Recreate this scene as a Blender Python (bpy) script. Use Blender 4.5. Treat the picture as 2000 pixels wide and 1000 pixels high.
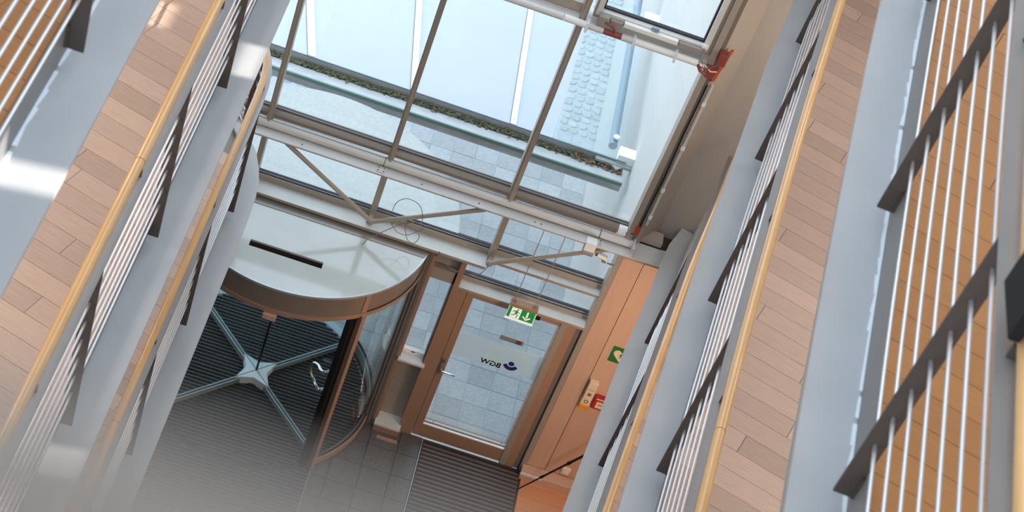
import bpy, bmesh, math, random
from mathutils import Vector, Matrix

random.seed(7)
for o in list(bpy.data.objects):
    bpy.data.objects.remove(o, do_unlink=True)
S = bpy.context.scene
COL = S.collection
rad = math.radians

# ------------------------------------------------------------------ camera
cam_d = bpy.data.cameras.new('camera')
cam_d.sensor_width = 36.0
cam_d.lens = 3664.707 * 36.0 / 2000.0
cam_d.clip_start = 0.02
cam_d.clip_end = 200
cam_d.dof.use_dof = True
cam_d.dof.focus_distance = 16.5
cam_d.dof.aperture_fstop = 5.6
cam = bpy.data.objects.new('camera', cam_d)
COL.objects.link(cam)
cr = Vector((0.94616504, 0.15475001, 0.2842959))
cd = Vector((0.31397218, -0.6523201, -0.68985503))
cf = Vector((0.07869686, 0.74197771, -0.66578967))
mw = Matrix.Identity(4)
for i in range(3):
    mw[i][0] = cr[i]; mw[i][1] = -cd[i]; mw[i][2] = -cf[i]
mw.translation = Vector((0, -12.6, 14.0))
cam.matrix_world = mw
S.camera = cam

# ------------------------------------------------------------------ world, lights, exposure
w = bpy.data.worlds.new('sky'); S.world = w; w.use_nodes = True
nt = w.node_tree
bg = nt.nodes['Background']
tc = nt.nodes.new('ShaderNodeTexCoord')
sx = nt.nodes.new('ShaderNodeSeparateXYZ')
rp = nt.nodes.new('ShaderNodeValToRGB')
rp.color_ramp.elements[0].position = 0.0
rp.color_ramp.elements[0].color = (0.86, 0.92, 0.97, 1)
rp.color_ramp.elements[1].position = 0.9
rp.color_ramp.elements[1].color = (0.66, 0.82, 1.0, 1)
nt.links.new(tc.outputs['Generated'], sx.inputs[0])
nt.links.new(sx.outputs['Z'], rp.inputs[0])
nt.links.new(rp.outputs[0], bg.inputs[0])
bg.inputs[1].default_value = 1.5

SUN_DIR = Vector((0.72, 0.12, 0.371)).normalized()      # towards the sun
sd = bpy.data.lights.new('sun', 'SUN'); sd.energy = 5.0; sd.angle = rad(0.53); sd.color = (1.0, 0.95, 0.87)
so = bpy.data.objects.new('sun', sd); COL.objects.link(so)
so.rotation_euler = SUN_DIR.to_track_quat('Z', 'Y').to_euler()
so.location = SUN_DIR * 40

def area_light(name, loc, size, energy, color, target=None, size_y=None):
    d = bpy.data.lights.new(name, 'AREA'); d.energy = energy; d.color = color
    d.shape = 'RECTANGLE'; d.size = size; d.size_y = size_y or size
    o = bpy.data.objects.new(name, d); COL.objects.link(o); o.location = loc
    if target is not None:
        o.rotation_euler = (Vector(loc) - Vector(target)).to_track_quat('Z', 'Y').to_euler()
    return o
WARM = (1.0, 0.76, 0.57)
# warm ceiling lamps of the entrance, under the first gallery, and of the gallery under the top deck
def lamp(name, loc, energy, color, r=0.12):
    d = bpy.data.lights.new(name, 'POINT'); d.energy = energy; d.color = color; d.shadow_soft_size = r
    o = bpy.data.objects.new(name, d); COL.objects.link(o); o.location = loc
    return o
lamp('lamp_entrance', (3.0, -1.9, 2.7), 31, WARM)
lamp('lamp_entrance', (3.4, -3.6, 2.6), 12, (1.0, 0.72, 0.5))
for yy in (-9.5, -7.0, -4.5):
    lamp('gallery_lamp_and_fill', (3.4, yy, 12.5), 7, (1.0, 0.74, 0.5), 0.3)
    lamp('gallery_lamp_and_fill', (3.4, yy + 2.5, 9.2), 10, (1.0, 0.84, 0.68), 0.3)  # added fill under the third deck to brighten the plank floor
    lamp('gallery_lamp_and_fill', (-3.0, yy, 12.5), 6, (1.0, 0.74, 0.5), 0.3)
    lamp('gallery_lamp_and_fill', (-3.0, yy + 1.0, 9.2), 24, (1.0, 0.90, 0.82), 0.3)  # added fill, stronger on this side to lift the left planks
    lamp('gallery_lamp_and_fill', (-3.0, yy + 2.5, 5.9), 12, (1.0, 0.88, 0.78), 0.3)
    lamp('gallery_lamp_and_fill', (3.45, yy + 4.0, 5.9), 12, (1.0, 0.84, 0.68), 0.3)

vs = S.view_settings
vs.view_transform = 'Standard'; vs.look = 'None'; vs.exposure = 1.1; vs.gamma = 1.0
vs.use_curve_mapping = False

# ------------------------------------------------------------------ materials
def lin(c):
    return tuple((v / 255 / 12.92) if v / 255 <= 0.04045 else ((v / 255 + 0.055) / 1.055) ** 2.4 for v in c) + (1,)

MATS = {}
def mat(name, rgb, rough=0.5, metal=0.0, noise=0.0, nscale=8.0, stretch=(1, 1, 1), tint=0.0, spec=0.5, bump=0.0, coat=0.0, emit=None):
    m = bpy.data.materials.new(name); m.use_nodes = True
    t = m.node_tree; b = t.nodes['Principled BSDF']
    b.inputs['Roughness'].default_value = rough
    b.inputs['Metallic'].default_value = metal
    b.inputs['Specular IOR Level'].default_value = spec
    b.inputs['Coat Weight'].default_value = coat
    b.inputs['Coat Roughness'].default_value = 0.06
    c = lin(rgb)
    b.inputs['Base Color'].default_value = c
    last = None
    if noise > 0:
        tcn = t.nodes.new('ShaderNodeTexCoord'); mp = t.nodes.new('ShaderNodeMapping')
        mp.inputs['Scale'].default_value = stretch
        nz = t.nodes.new('ShaderNodeTexNoise'); nz.inputs['Scale'].default_value = nscale; nz.inputs['Detail'].default_value = 5
        t.links.new(tcn.outputs['Object'], mp.inputs[0]); t.links.new(mp.outputs[0], nz.inputs['Vector'])
        mr = t.nodes.new('ShaderNodeMapRange')
        mr.inputs['From Min'].default_value = 0.3; mr.inputs['From Max'].default_value = 0.7
        mr.inputs['To Min'].default_value = 1 - noise; mr.inputs['To Max'].default_value = 1 + noise * 0.6
        t.links.new(nz.outputs['Fac'], mr.inputs[0])
        mx = t.nodes.new('ShaderNodeVectorMath'); mx.operation = 'SCALE'
        mx.inputs[0].default_value = c[:3]
        t.links.new(mr.outputs[0], mx.inputs['Scale'])
        last = mx.outputs[0]
        if bump > 0:
            bp = t.nodes.new('ShaderNodeBump'); bp.inputs['Strength'].default_value = bump; bp.inputs['Distance'].default_value = 0.01
            t.links.new(nz.outputs['Fac'], bp.inputs['Height']); t.links.new(bp.outputs[0], b.inputs['Normal'])
    if tint > 0:
        oi = t.nodes.new('ShaderNodeObjectInfo')
        mr2 = t.nodes.new('ShaderNodeMapRange')
        mr2.inputs['To Min'].default_value = 1 - tint; mr2.inputs['To Max'].default_value = 1 + tint * 0.6
        t.links.new(oi.outputs['Random'], mr2.inputs[0])
        mx2 = t.nodes.new('ShaderNodeVectorMath'); mx2.operation = 'SCALE'
        if last: t.links.new(last, mx2.inputs[0])
        else: mx2.inputs[0].default_value = c[:3]
        t.links.new(mr2.outputs[0], mx2.inputs['Scale'])
        last = mx2.outputs[0]
    if last: t.links.new(last, b.inputs['Base Color'])
    if emit:
        b.inputs['Emission Color'].default_value = c; b.inputs['Emission Strength'].default_value = emit
    MATS[name] = m
    return m

def glass_mat(name, tint, refl=0.06, rough=0.0, milk=0.0, milk_rgb=(230, 238, 245)):
    m = bpy.data.materials.new(name); m.use_nodes = True
    t = m.node_tree; t.nodes.clear()
    out = t.nodes.new('ShaderNodeOutputMaterial')
    tr = t.nodes.new('ShaderNodeBsdfTransparent'); tr.inputs[0].default_value = (*tint, 1)
    gl = t.nodes.new('ShaderNodeBsdfGlossy'); gl.inputs['Roughness'].default_value = rough
    lw = t.nodes.new('ShaderNodeLayerWeight'); lw.inputs[0].default_value = 0.5
    pw = t.nodes.new('ShaderNodeMath'); pw.operation = 'POWER'; pw.inputs[1].default_value = 5
    t.links.new(lw.outputs['Facing'], pw.inputs[0])
    ma = t.nodes.new('ShaderNodeMath'); ma.operation = 'MULTIPLY_ADD'; ma.inputs[1].default_value = 0.8; ma.inputs[2].default_value = refl
    t.links.new(pw.outputs[0], ma.inputs[0])
    cl = t.nodes.new('ShaderNodeClamp'); t.links.new(ma.outputs[0], cl.inputs[0])
    mx = t.nodes.new('ShaderNodeMixShader')
    t.links.new(cl.outputs[0], mx.inputs[0]); t.links.new(tr.outputs[0], mx.inputs[1]); t.links.new(gl.outputs[0], mx.inputs[2])
    last = mx
    if milk > 0:
        df = t.nodes.new('ShaderNodeBsdfDiffuse'); df.inputs[0].default_value = lin(milk_rgb)
        m2 = t.nodes.new('ShaderNodeMixShader'); m2.inputs[0].default_value = milk
        t.links.new(mx.outputs[0], m2.inputs[1]); t.links.new(df.outputs[0], m2.inputs[2])
        last = m2
    t.links.new(last.outputs[0], out.inputs[0])
    MATS[name] = m
    return m

mat('ledge_steel', (172, 172, 172), 0.5, 0.0, 0.06, 3.0, spec=0.35)
mat('upstand_steel', (120, 120, 120), 0.5, 0.0, 0.05, 6)
mat('post_steel', (74, 64, 58), 0.55, 0.0, 0.06, 10)
mat('rod_steel', (196, 198, 200), 0.36, 0.75)
mat('cap_steel', (160, 158, 156), 0.4, 0.5, 0.05, 5)
mat('handrail_wood', (214, 166, 106), 0.3, 0.0, 0.10, 5, (6, 0.5, 6), coat=0.35)
mat('plank_beech', (208, 177, 157), 0.42, 0.0, 0.10, 6, (1.2, 14, 1), tint=0.16)
mat('plank_oak', (188, 130, 76), 0.45, 0.0, 0.10, 6, (1.2, 14, 1), tint=0.10)
mat('plank_hall', (206, 140, 92), 0.4, 0.0, 0.08, 6, (1.2, 14, 1), tint=0.08)
mat('slab', (150, 148, 146), 0.8, 0, 0.05, 4)
mat('plaster_beige', (170, 160, 150), 0.85, 0, 0.03, 2)
mat('plaster_white', (226, 224, 220), 0.85, 0, 0.03, 2)
mat('panel_wood', (208, 168, 142), 0.5, 0, 0.05, 3, (8, 8, 0.6))
mat('frame_bronze', (164, 153, 139), 0.42, 0.1, 0.04, 6)
mat('frame_door', (176, 138, 112), 0.45, 0.2, 0.04, 6)
mat('frame_dark', (124, 114, 104), 0.45, 0.1, 0.04, 6)
mat('board_white', (214, 216, 210), 0.5, 0, 0.05, 6)
mat('beam_paint', (206, 204, 200), 0.4, 0, 0.04, 4)
mat('heater_fin', (178, 160, 142), 0.5, 0.2)
mat('gasket', (24, 26, 32), 0.6)
mat('black', (16, 15, 15), 0.5)
mat('black_cloth', (14, 12, 12), 0.9)
mat('alu', (188, 194, 194), 0.35, 0.5)
mat('alu_green', (176, 184, 180), 0.38, 0.4)
mat('alu_blue', (176, 190, 204), 0.35, 0.3)
mat('chrome', (225, 222, 215), 0.12, 1.0)
mat('white_plastic', (232, 232, 228), 0.4)
mat('grey_plastic', (150, 142, 134), 0.5)
mat('red_paint', (138, 66, 54), 0.5, 0, 0.06, 12)
mat('orange_red', (176, 74, 44), 0.5)
mat('cable_grey', (120, 120, 116), 0.5)
mat('canopy_top', (196, 200, 194), 0.12, 0, 0.05, 3, coat=0.4)
mat('bronze_fascia', (146, 130, 116), 0.26, 0.25, 0.05, 3, (4, 4, 0.4))
mat('flashing_shade', (138, 130, 118), 0.25, 0.1, 0.05, 5)  # brown includes the transom's reflected shade
mat('rail_grey', (88, 77, 67), 0.5)
mat('copper_trim', (184, 146, 122), 0.38, 0.25)
mat('mat_dark', (40, 38, 38), 0.85)
mat('mat_rib', (104, 98, 96), 0.5, 0.45)
mat('mat_rib_brown', (112, 98, 92), 0.5, 0.4)
mat('stone_floor', (92, 88, 84), 0.32, 0, 0.22, 40, tint=0.10)
mat('stone_joint', (66, 63, 60), 0.8)
mat('paving_tile', (182, 188, 190), 0.75, 0, 0.12, 30, tint=0.16)
mat('paving_joint', (184, 190, 192), 0.9)
mat('cobble', (188, 192, 190), 0.8, 0, 0.15, 14, tint=0.12)
mat('outer_wall', (190, 194, 192), 0.9, 0, 0.02, 2)
mat('outer_disc', (186, 193, 190), 0.8, 0, 0.08, 26)
mat('strip_white', (245, 246, 246), 0.5)
mat('gutter_zinc', (184, 187, 188), 0.5, 0.1, 0.14, 7, (1, 4, 1))
mat('gutter_green', (108, 138, 130), 0.5, 0.1)
mat('moss', (100, 104, 74), 0.95, 0, 0.5, 24)
mat('leaf_brown', (120, 92, 74), 0.9, 0, 0.2, 10, tint=0.3)
mat('tube_blue', (138, 156, 170), 0.45, 0.1)
mat('sign_green', (22, 140, 62), 0.5, emit=0.14)
mat('sign_white', (240, 240, 236), 0.5, emit=0.18)
mat('aed_green', (30, 112, 48), 0.5)
mat('print_cream', (232, 206, 178), 0.6)
mat('logo_black', (18, 18, 22), 0.5)
mat('logo_blue', (36, 32, 110), 0.5)
mat('frost', (178, 196, 200), 0.7)
mat('orange_glow', (236, 150, 40), 0.4)
mat('alarm_red', (178, 36, 30), 0.4)
mat('plate_grey', (158, 158, 148), 0.5)
mat('slot_brown', (70, 56, 46), 0.7)
mat('weld_white', (222, 230, 234), 0.6)
glass_mat('glass_clear', (0.985, 0.992, 0.995), 0.05)
glass_mat('glass_door', (0.96, 0.98, 0.985), 0.05)
glass_mat('glass_drum', (0.90, 0.93, 0.93), 0.05)
glass_mat('glass_wing', (0.86, 0.92, 0.93), 0.05)
glass_mat('glass_canopy', (0.95, 0.97, 1.0), 0.10, 0.05, 0.60, (206, 213, 224))  # diffuse white share stands in for sky reflected on the panes
glass_mat('glass_canopy_clear', (0.92, 0.97, 0.98), 0.05, 0.0, 0.06)
glass_mat('frost_band', (0.95, 0.98, 0.98), 0.02, 0.3, 0.34, (226, 240, 246))

# ------------------------------------------------------------------ object helpers
ORG = {}
def empty(name, loc, label=None, cat=None, group=None, kind=None):
    o = bpy.data.objects.new(name, None); COL.objects.link(o)
    o.location = loc; o.empty_display_size = 0.1
    ORG[o] = Vector(loc)
    tag(o, label, cat, group, kind)
    return o
def tag(o, label=None, cat=None, group=None, kind=None):
    if label: o['label'] = label
    if cat: o['category'] = cat
    if group: o['group'] = group
    if kind: o['kind'] = kind
    return o

class MB:
    def __init__(s): s.v = []; s.f = []
    def add(s, vs_, fs):
        n = len(s.v); s.v += [tuple(p) for p in vs_]; s.f += [tuple(i + n for i in f) for f in fs]; return s
    def hexa(s, b, t):      # 4 bottom, 4 top points, same order
        return s.prism3(b, t)
    def prism3(s, b, t):
        n = len(b)
        fs = [tuple(range(n))[::-1], tuple(range(n, 2 * n))]
        for i in range(n):
            j = (i + 1) % n; fs.append((i, j, n + j, n + i))
        return s.add(list(b) + list(t), fs)
    def box(s, x0, x1, y0, y1, z0, z1):
        b = [(x0, y0), (x1, y0), (x1, y1), (x0, y1)]
        return s.prism3([(x, y, z0) for x, y in b], [(x, y, z1) for x, y in b])
    def poly(s, pts, z0, z1):
        a = sum(pts[i][0] * pts[(i + 1) % len(pts)][1] - pts[(i + 1) % len(pts)][0] * pts[i][1] for i in range(len(pts)))
        if a < 0: pts = pts[::-1]
        return s.prism3([(x, y, z0) for x, y in pts], [(x, y, z1) for x, y in pts])
    def polyxz(s, pts, y0, y1):   # outline in the XZ plane with depth along y
        return s.prism3([(x, y0, z) for x, z in pts], [(x, y1, z) for x, z in pts])
    def cyl(s, p0, p1, r, n=12, r1=None):
        return s.tube([p0, p1], r, n, r1)
    def tube(s, pts, r, n=8, r1=None):
        pts = [Vector(p) for p in pts]; rings = []
        up = None
        for i, p in enumerate(pts):
            if i == 0: d = pts[1] - pts[0]
            elif i == len(pts) - 1: d = pts[-1] - pts[-2]
            else: d = (pts[i + 1] - p).normalized() + (p - pts[i - 1]).normalized()
            d.normalize()
            if up is None:
                up = Vector((0, 0, 1)) if abs(d.z) < 0.9 else Vector((1, 0, 0))
            a = d.cross(up).normalized(); b = a.cross(d).normalized(); up = b
            rr = r if r1 is None else r + (r1 - r) * i / (len(pts) - 1)
            rings.append([p + (a * math.cos(2 * math.pi * k / n) + b * math.sin(2 * math.pi * k / n)) * rr for k in range(n)])
        vs_ = [q for rg in rings for q in rg]; fs = []
        for i in range(len(rings) - 1):
            for k in range(n):
                k2 = (k + 1) % n
                fs.append((i * n + k, i * n + k2, (i + 1) * n + k2, (i + 1) * n + k))
        fs.append(tuple(range(n))[::-1]); m = (len(rings) - 1) * n; fs.append(tuple(range(m, m + n)))
        return s.add(vs_, fs)
    def band(s, c, r0, r1, z0, z1, a0, a1, n=32):   # curved bar around a vertical axis, angles in degrees
        N = n + 1; vs_ = []
        for i in range(N):
            a = rad(a0 + (a1 - a0) * i / n); ca, sa = math.cos(a), math.sin(a)
            for (r, z) in ((r0, z0), (r1, z0), (r1, z1), (r0, z1)):
                vs_.append((c[0] + r * ca, c[1] + r * sa, z))
        fs = []
        for i in range(n):
            for k in range(4):
                k2 = (k + 1) % 4
                fs.append((i * 4 + k, (i + 1) * 4 + k, (i + 1) * 4 + k2, i * 4 + k2))
        if abs(a1 - a0) < 359.9:
            fs.append((0, 1, 2, 3)); m = n * 4; fs.append((m + 3, m + 2, m + 1, m))
        return s.add(vs_, fs)
    def strip(s, A, B, z0, z1):      # solid between two plan polylines of equal length
        n = len(A); vs_ = []
        for i in range(n):
            vs_ += [(A[i][0], A[i][1], z0), (B[i][0], B[i][1], z0), (B[i][0], B[i][1], z1), (A[i][0], A[i][1], z1)]
        fs = []
        for i in range(n - 1):
            for k in range(4):
                k2 = (k + 1) % 4
                fs.append((i * 4 + k, i * 4 + k2, (i + 1) * 4 + k2, (i + 1) * 4 + k))
        fs.append((3, 2, 1, 0)); m = (n - 1) * 4; fs.append((m, m + 1, m + 2, m + 3))
        return s.add(vs_, fs)
    def sphere(s, c, r, n=10, sq=(1, 1, 1)):
        vs_ = []; fs = []
        for i in range(n + 1):
            th = math.pi * i / n
            for k in range(n * 2):
                ph = math.pi * k / n
                vs_.append((c[0] + r * sq[0] * math.sin(th) * math.cos(ph), c[1] + r * sq[1] * math.sin(th) * math.sin(ph), c[2] + r * sq[2] * math.cos(th)))
        W = n * 2
        for i in range(n):
            for k in range(W):
                fs.append((i * W + k, i * W + (k + 1) % W, (i + 1) * W + (k + 1) % W, (i + 1) * W + k))
        return s.add(vs_, fs)
    def mesh(s, name, m, off=Vector((0, 0, 0)), smooth=False):
        me = bpy.data.meshes.new(name)
        me.from_pydata([(p[0] - off[0], p[1] - off[1], p[2] - off[2]) for p in s.v], [], s.f)
        bm = bmesh.new(); bm.from_mesh(me)
        bmesh.ops.remove_doubles(bm, verts=bm.verts, dist=1e-6)
        bmesh.ops.recalc_face_normals(bm, faces=bm.faces)
        bm.to_mesh(me); bm.free()
        me.materials.append(MATS[m])
        if smooth:
            for p in me.polygons: p.use_smooth = True
            try: me.set_sharp_from_angle(angle=rad(40))
            except Exception: pass
        return me
    def build(s, name, m, parent=None, smooth=False, bevel=0.0, **kw):
        off = ORG[parent] if parent else (Vector(kw.pop('loc')) if 'loc' in kw else Vector((0, 0, 0)))
        o = bpy.data.objects.new(name, s.mesh(name, m, off, smooth)); COL.objects.link(o)
        if parent: o.parent = parent
        else: o.location = off
        ORG[o] = off
        if bevel > 0:
            b = o.modifiers.new('bevel', 'BEVEL'); b.width = bevel; b.segments = 2; b.limit_method = 'ANGLE'
        tag(o, **kw)
        return o

def soft(pts, k=5):
    out = []
    P = [Vector(p) for p in pts]
    for i in range(len(P) - 1):
        a, b, c, d = P[max(i - 1, 0)], P[i], P[i + 1], P[min(i + 2, len(P) - 1)]
        for j in range(k):
            t = j / k
            out.append(0.5 * ((2 * b) + (c - a) * t + (2 * a - 5 * b + 4 * c - d) * t * t + (3 * b - a - 3 * c + d) * t ** 3))
    out.append(P[-1])
    return out

def inst(name, me, parent, loc, rotz=0.0):
    o = bpy.data.objects.new(name, me); COL.objects.link(o); o.parent = parent
    o.location = Vector(loc) - ORG[parent]; o.rotation_euler = (0, 0, rotz); ORG[o] = Vector(loc)
    return o

def clip(poly, a, b, c):      # keep a*x + b*y <= c
    out = []
    for i in range(len(poly)):
        p, q = poly[i], poly[(i + 1) % len(poly)]
        dp, dq = a * p[0] + b * p[1] - c, a * q[0] + b * q[1] - c
        if dp <= 0: out.append(p)
        if (dp < 0 < dq) or (dq < 0 < dp):
            t = dp / (dp - dq); out.append((p[0] + (q[0] - p[0]) * t, p[1] + (q[1] - p[1]) * t))
    return out

# ------------------------------------------------------------------ gallery plan
LV = [('first', 3.37), ('second', 6.64), ('third', 9.91), ('top', 13.18)]
R_PTS = [(2.70, 0.33), (2.60, 0.05), (2.46, -0.8), (2.32, -1.6), (2.235, -2.2), (2.12, -3.0), (1.98, -4.0), (1.855, -5.0),
         (1.735, -6.0), (1.63, -7.0), (1.535, -8.0), (1.485, -8.6), (1.42, -9.5), (1.33, -11.0), (1.25, -13.0), (1.22, -15.5)]
L_PTS = [(-0.925, -0.15), (-0.925, -2.6), (-0.93, -6.0), (-0.93, -15.5)]
LA_PTS = [(-1.6, -0.10), (-1.38, -0.20), (-1.2, -0.34), (-1.08, -0.52), (-1.01, -0.70), (-0.965, -0.86), (-0.94, -1.05), (-0.93, -1.3),
          (-0.93, -2.5), (-0.93, -6), (-0.93, -15.5)]

def smooth_path(pts, step=0.25):
    out = []
    n = len(pts)
    for i in range(n - 1):
        p0 = Vector(pts[max(i - 1, 0)]); p1 = Vector(pts[i]); p2 = Vector(pts[i + 1]); p3 = Vector(pts[min(i + 2, n - 1)])
        k = max(1, int((p2 - p1).length / step))
        m1 = (p2 - p0) * 0.5; m2 = (p3 - p1) * 0.5
        L = (p2 - p1).length
        m1 = m1.normalized() * L; m2 = m2.normalized() * L
        for j in range(k):
            t = j / k
            out.append(p1 * (2 * t**3 - 3 * t**2 + 1) + m1 * (t**3 - 2 * t**2 + t) + p2 * (-2 * t**3 + 3 * t**2) + m2 * (t**3 - t**2))
    out.append(Vector(pts[-1]))
    return out

class Path:
    def __init__(s, pts, side):      # side +1: floor lies towards +x, -1: towards -x; points run towards the camera (-y)
        s.p = smooth_path(pts); s.side = side
        s.n = []
        for i in range(len(s.p)):
            d = (s.p[min(i + 1, len(s.p) - 1)] - s.p[max(i - 1, 0)]).normalized()
            nn = Vector((-d.y, d.x))
            if nn.x * side < 0: nn = -nn
            s.n.append(nn)
    def off(s, o): return [tuple(p + n * o) for p, n in zip(s.p, s.n)]
    def at(s, y, o=0.0):
        for i in range(len(s.p) - 1):
            a, b = s.p[i], s.p[i + 1]
            if a.y >= y >= b.y:
                t = (a.y - y) / (a.y - b.y + 1e-9)
                n = s.n[i].lerp(s.n[i + 1], t).normalized()
                return a.lerp(b, t) + n * o, n
        return s.p[-1] + s.n[-1] * o, s.n[-1]

PATHS = {('right', i): Path(R_PTS, 1) for i in range(4)}
PATHS.update({('left', i): Path(LA_PTS if i == 0 else L_PTS, -1) for i in range(4)})

# ------------------------------------------------------------------ setting: hall shell
def struct(name, **kw): return empty(name, kw.pop('loc', (0, 0, 0)), kind='structure')

BACK_Y = -15.5
RWX, LWX = 3.8, -3.6
# ground floor of the hall
flr = MB().box(LWX, RWX, BACK_Y, 0.0, -0.25, -0.012).build('floor', 'stone_joint', kind='structure')
tile_me = {}
def tile(name, parent, m, x0, x1, y0, y1, z0, z1, jit=0.0):
    dx, dy = x1 - x0, y1 - y0
    k = (m, round(dx, 3), round(dy, 3), round(z1 - z0, 3))
    if k not in tile_me:
        h = z1 - z0; e = 0.0025
        mb = MB().prism3([(-dx / 2, -dy / 2, 0), (dx / 2, -dy / 2, 0), (dx / 2, dy / 2, 0), (-dx / 2, dy / 2, 0)],
                         [(-dx / 2 + e, -dy / 2 + e, h), (dx / 2 - e, -dy / 2 + e, h), (dx / 2 - e, dy / 2 - e, h), (-dx / 2 + e, dy / 2 - e, h)])
        tile_me[k] = mb.mesh(name, m)
    return inst(name, tile_me[k], parent, ((x0 + x1) / 2, (y0 + y1) / 2, z0 + random.uniform(-jit, jit)))
g = 0.0025
xs = [0.235, 0.395, 0.69, 0.985, 1.205]
ys = [0.0, -0.29, -0.585, -0.88, -1.13, -1.42, -1.71, -2.0, -2.3]
for i in range(len(xs) - 1):
    for j in range(len(ys) - 1):
        tile('stone_tile', flr, 'stone_floor', xs[i] + g, xs[i + 1] - g, ys[j + 1] + g, ys[j] - g, -0.012, 0.0)
# stone under the right-hand side and the rest of the hall
MB().box(LWX, -1.9, BACK_Y, 0.0, -0.012, 0.0).build('stone_border', 'stone_floor', flr)
MB().box(-1.9, 2.25, BACK_Y, -3.6, -0.012, 0.0).build('stone_border', 'stone_floor', flr)
for j in range(14):                                             # warm parquet boards of the hall, right of the mat
    y1 = -0.02 - j * 0.16
    MB().box(2.26, RWX, y1 - 0.158, y1, -0.012, 0.002).build('plank', 'plank_hall', flr)
MB().box(2.25, RWX, BACK_Y, -2.27, -0.012, 0.0).build('stone_border', 'stone_floor', flr)

# unseen hall walls; right one's slots invented to shape the sun patches
MB().box(LWX - 0.2, LWX, BACK_Y, 0.5, -0.2, 13.3).build('wall_left', 'plaster_white', kind='structure')
MB().box(LWX, RWX, BACK_Y - 0.2, BACK_Y, -0.2, 6.5).build('wall_back', 'plaster_white', kind='structure')
holes = []
def sun_hole(px, py, pz, wy, wz):
    t = (RWX + 0.1 - px) / SUN_DIR.x
    q = Vector((px, py, pz)) + SUN_DIR * t
    holes.append((q.y - wy / 2, q.y + wy / 2, q.z - wz / 2, q.z + wz / 2))
HOLES_AT = [(-1.02, -8.41, 9.91, 0.13, 0.30), (-1.56, -3.50, 6.8, 0.26, 0.13), (-0.93, -3.45, 6.64, 0.34, 0.10), (-1.0, -6.85, 6.64, 0.2, 0.16)]
for h in HOLES_AT: sun_hole(*h)
WTOP = 16.2
wr = MB()
ycuts = sorted({BACK_Y, 0.5} | {h[0] for h in holes} | {h[1] for h in holes})
ycuts = [y for y in ycuts if BACK_Y <= y <= 0.5]
for a, b in zip(ycuts[:-1], ycuts[1:]):
    if b - a < 1e-4: continue
    mid = (a + b) / 2
    seg = sorted([(h[2], h[3]) for h in holes if h[0] < mid < h[1]])
    z = -0.2
    for s0, s1 in seg:
        if s0 > z: wr.box(RWX, RWX + 0.05, a, b, z, s0)
        z = max(z, s1)
    wr.box(RWX, RWX + 0.05, a, b, z, WTOP)
wr.build('wall_right_sun_mask', 'plaster_white', kind='structure')  # height and slots shaped to block the sun except on chosen patches

# ------------------------------------------------------------------ galleries
UDIR = Vector((math.cos(rad(-18.5)), math.sin(rad(-18.5))))
VDIR = Vector((-UDIR.y, UDIR.x))
PW = 0.150
def cross_u(poly, v):
    best = []
    for i in range(len(poly) - 1):
        a, b = Vector(poly[i]), Vector(poly[i + 1])
        va, vb = a.dot(VDIR) - v, b.dot(VDIR) - v
        if va * vb <= 0 and va != vb:
            t = va / (va - vb); best.append(a.lerp(b, t).dot(UDIR))
    return best

def planks(root, path, zt, y0, y1, depth, m, o=0.206):
    line = path.off(o)
    pts = [Vector(p) for p in line if y1 - 0.8 < p[1] < y0 + 0.8]
    vmin = min(p.dot(VDIR) for p in pts); vmax = max(p.dot(VDIR) for p in pts)
    k0, k1 = int(vmin / PW) - 1, int(vmax / PW) + 1
    rr = random.Random(len(pts) * 31 + int(zt * 100))
    for k in range(k0, k1):
        va, vb = k * PW + 0.0015, (k + 1) * PW - 0.0015
        ca, cb = cross_u(line, va), cross_u(line, vb)
        if not ca or not cb: continue
        ua, ub = (min(ca), min(cb)) if path.side > 0 else (max(ca), max(cb))
        sgn = path.side
        if abs(ua - ub) > 0.5: continue
        yc = (UDIR * ua + VDIR * va).y
        if not (y1 <= yc <= y0): continue
        t = 0.0; first = True
        end = depth
        nxt = rr.uniform(0.15, 1.1)
        while t < end - 0.02:
            e = min(end, nxt)
            sa = ua + sgn * (0 if first else t + 0.0015) if first else ua + sgn * (t + 0.0015)
            sb = ub + sgn * (0 if first else 0) if first else ua + sgn * (t + 0.0015)
            ea = eb = ua + sgn * (e - 0.0015)
            q = [UDIR * sa + VDIR * va, UDIR * ea + VDIR * va, UDIR * eb + VDIR * vb, UDIR * sb + VDIR * vb]
            c = (q[0] + q[2]) / 2
            mb = MB().poly([tuple(p) for p in q], zt - 0.02, zt)
            # mesh is kept in its own grain-aligned frame
            ang = math.atan2(UDIR.y, UDIR.x)
            rot = Matrix.Rotation(-ang, 3, 'Z'); off3 = Vector((c.x, c.y, zt - 0.02))
            mb.v = [tuple(rot @ (Vector(p) - off3)) for p in mb.v]
            me = mb.mesh('plank', m)
            inst('plank', me, root, off3, ang)
            t = e; first = False
            nxt = e + rr.uniform(0.7, 1.3)

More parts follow.
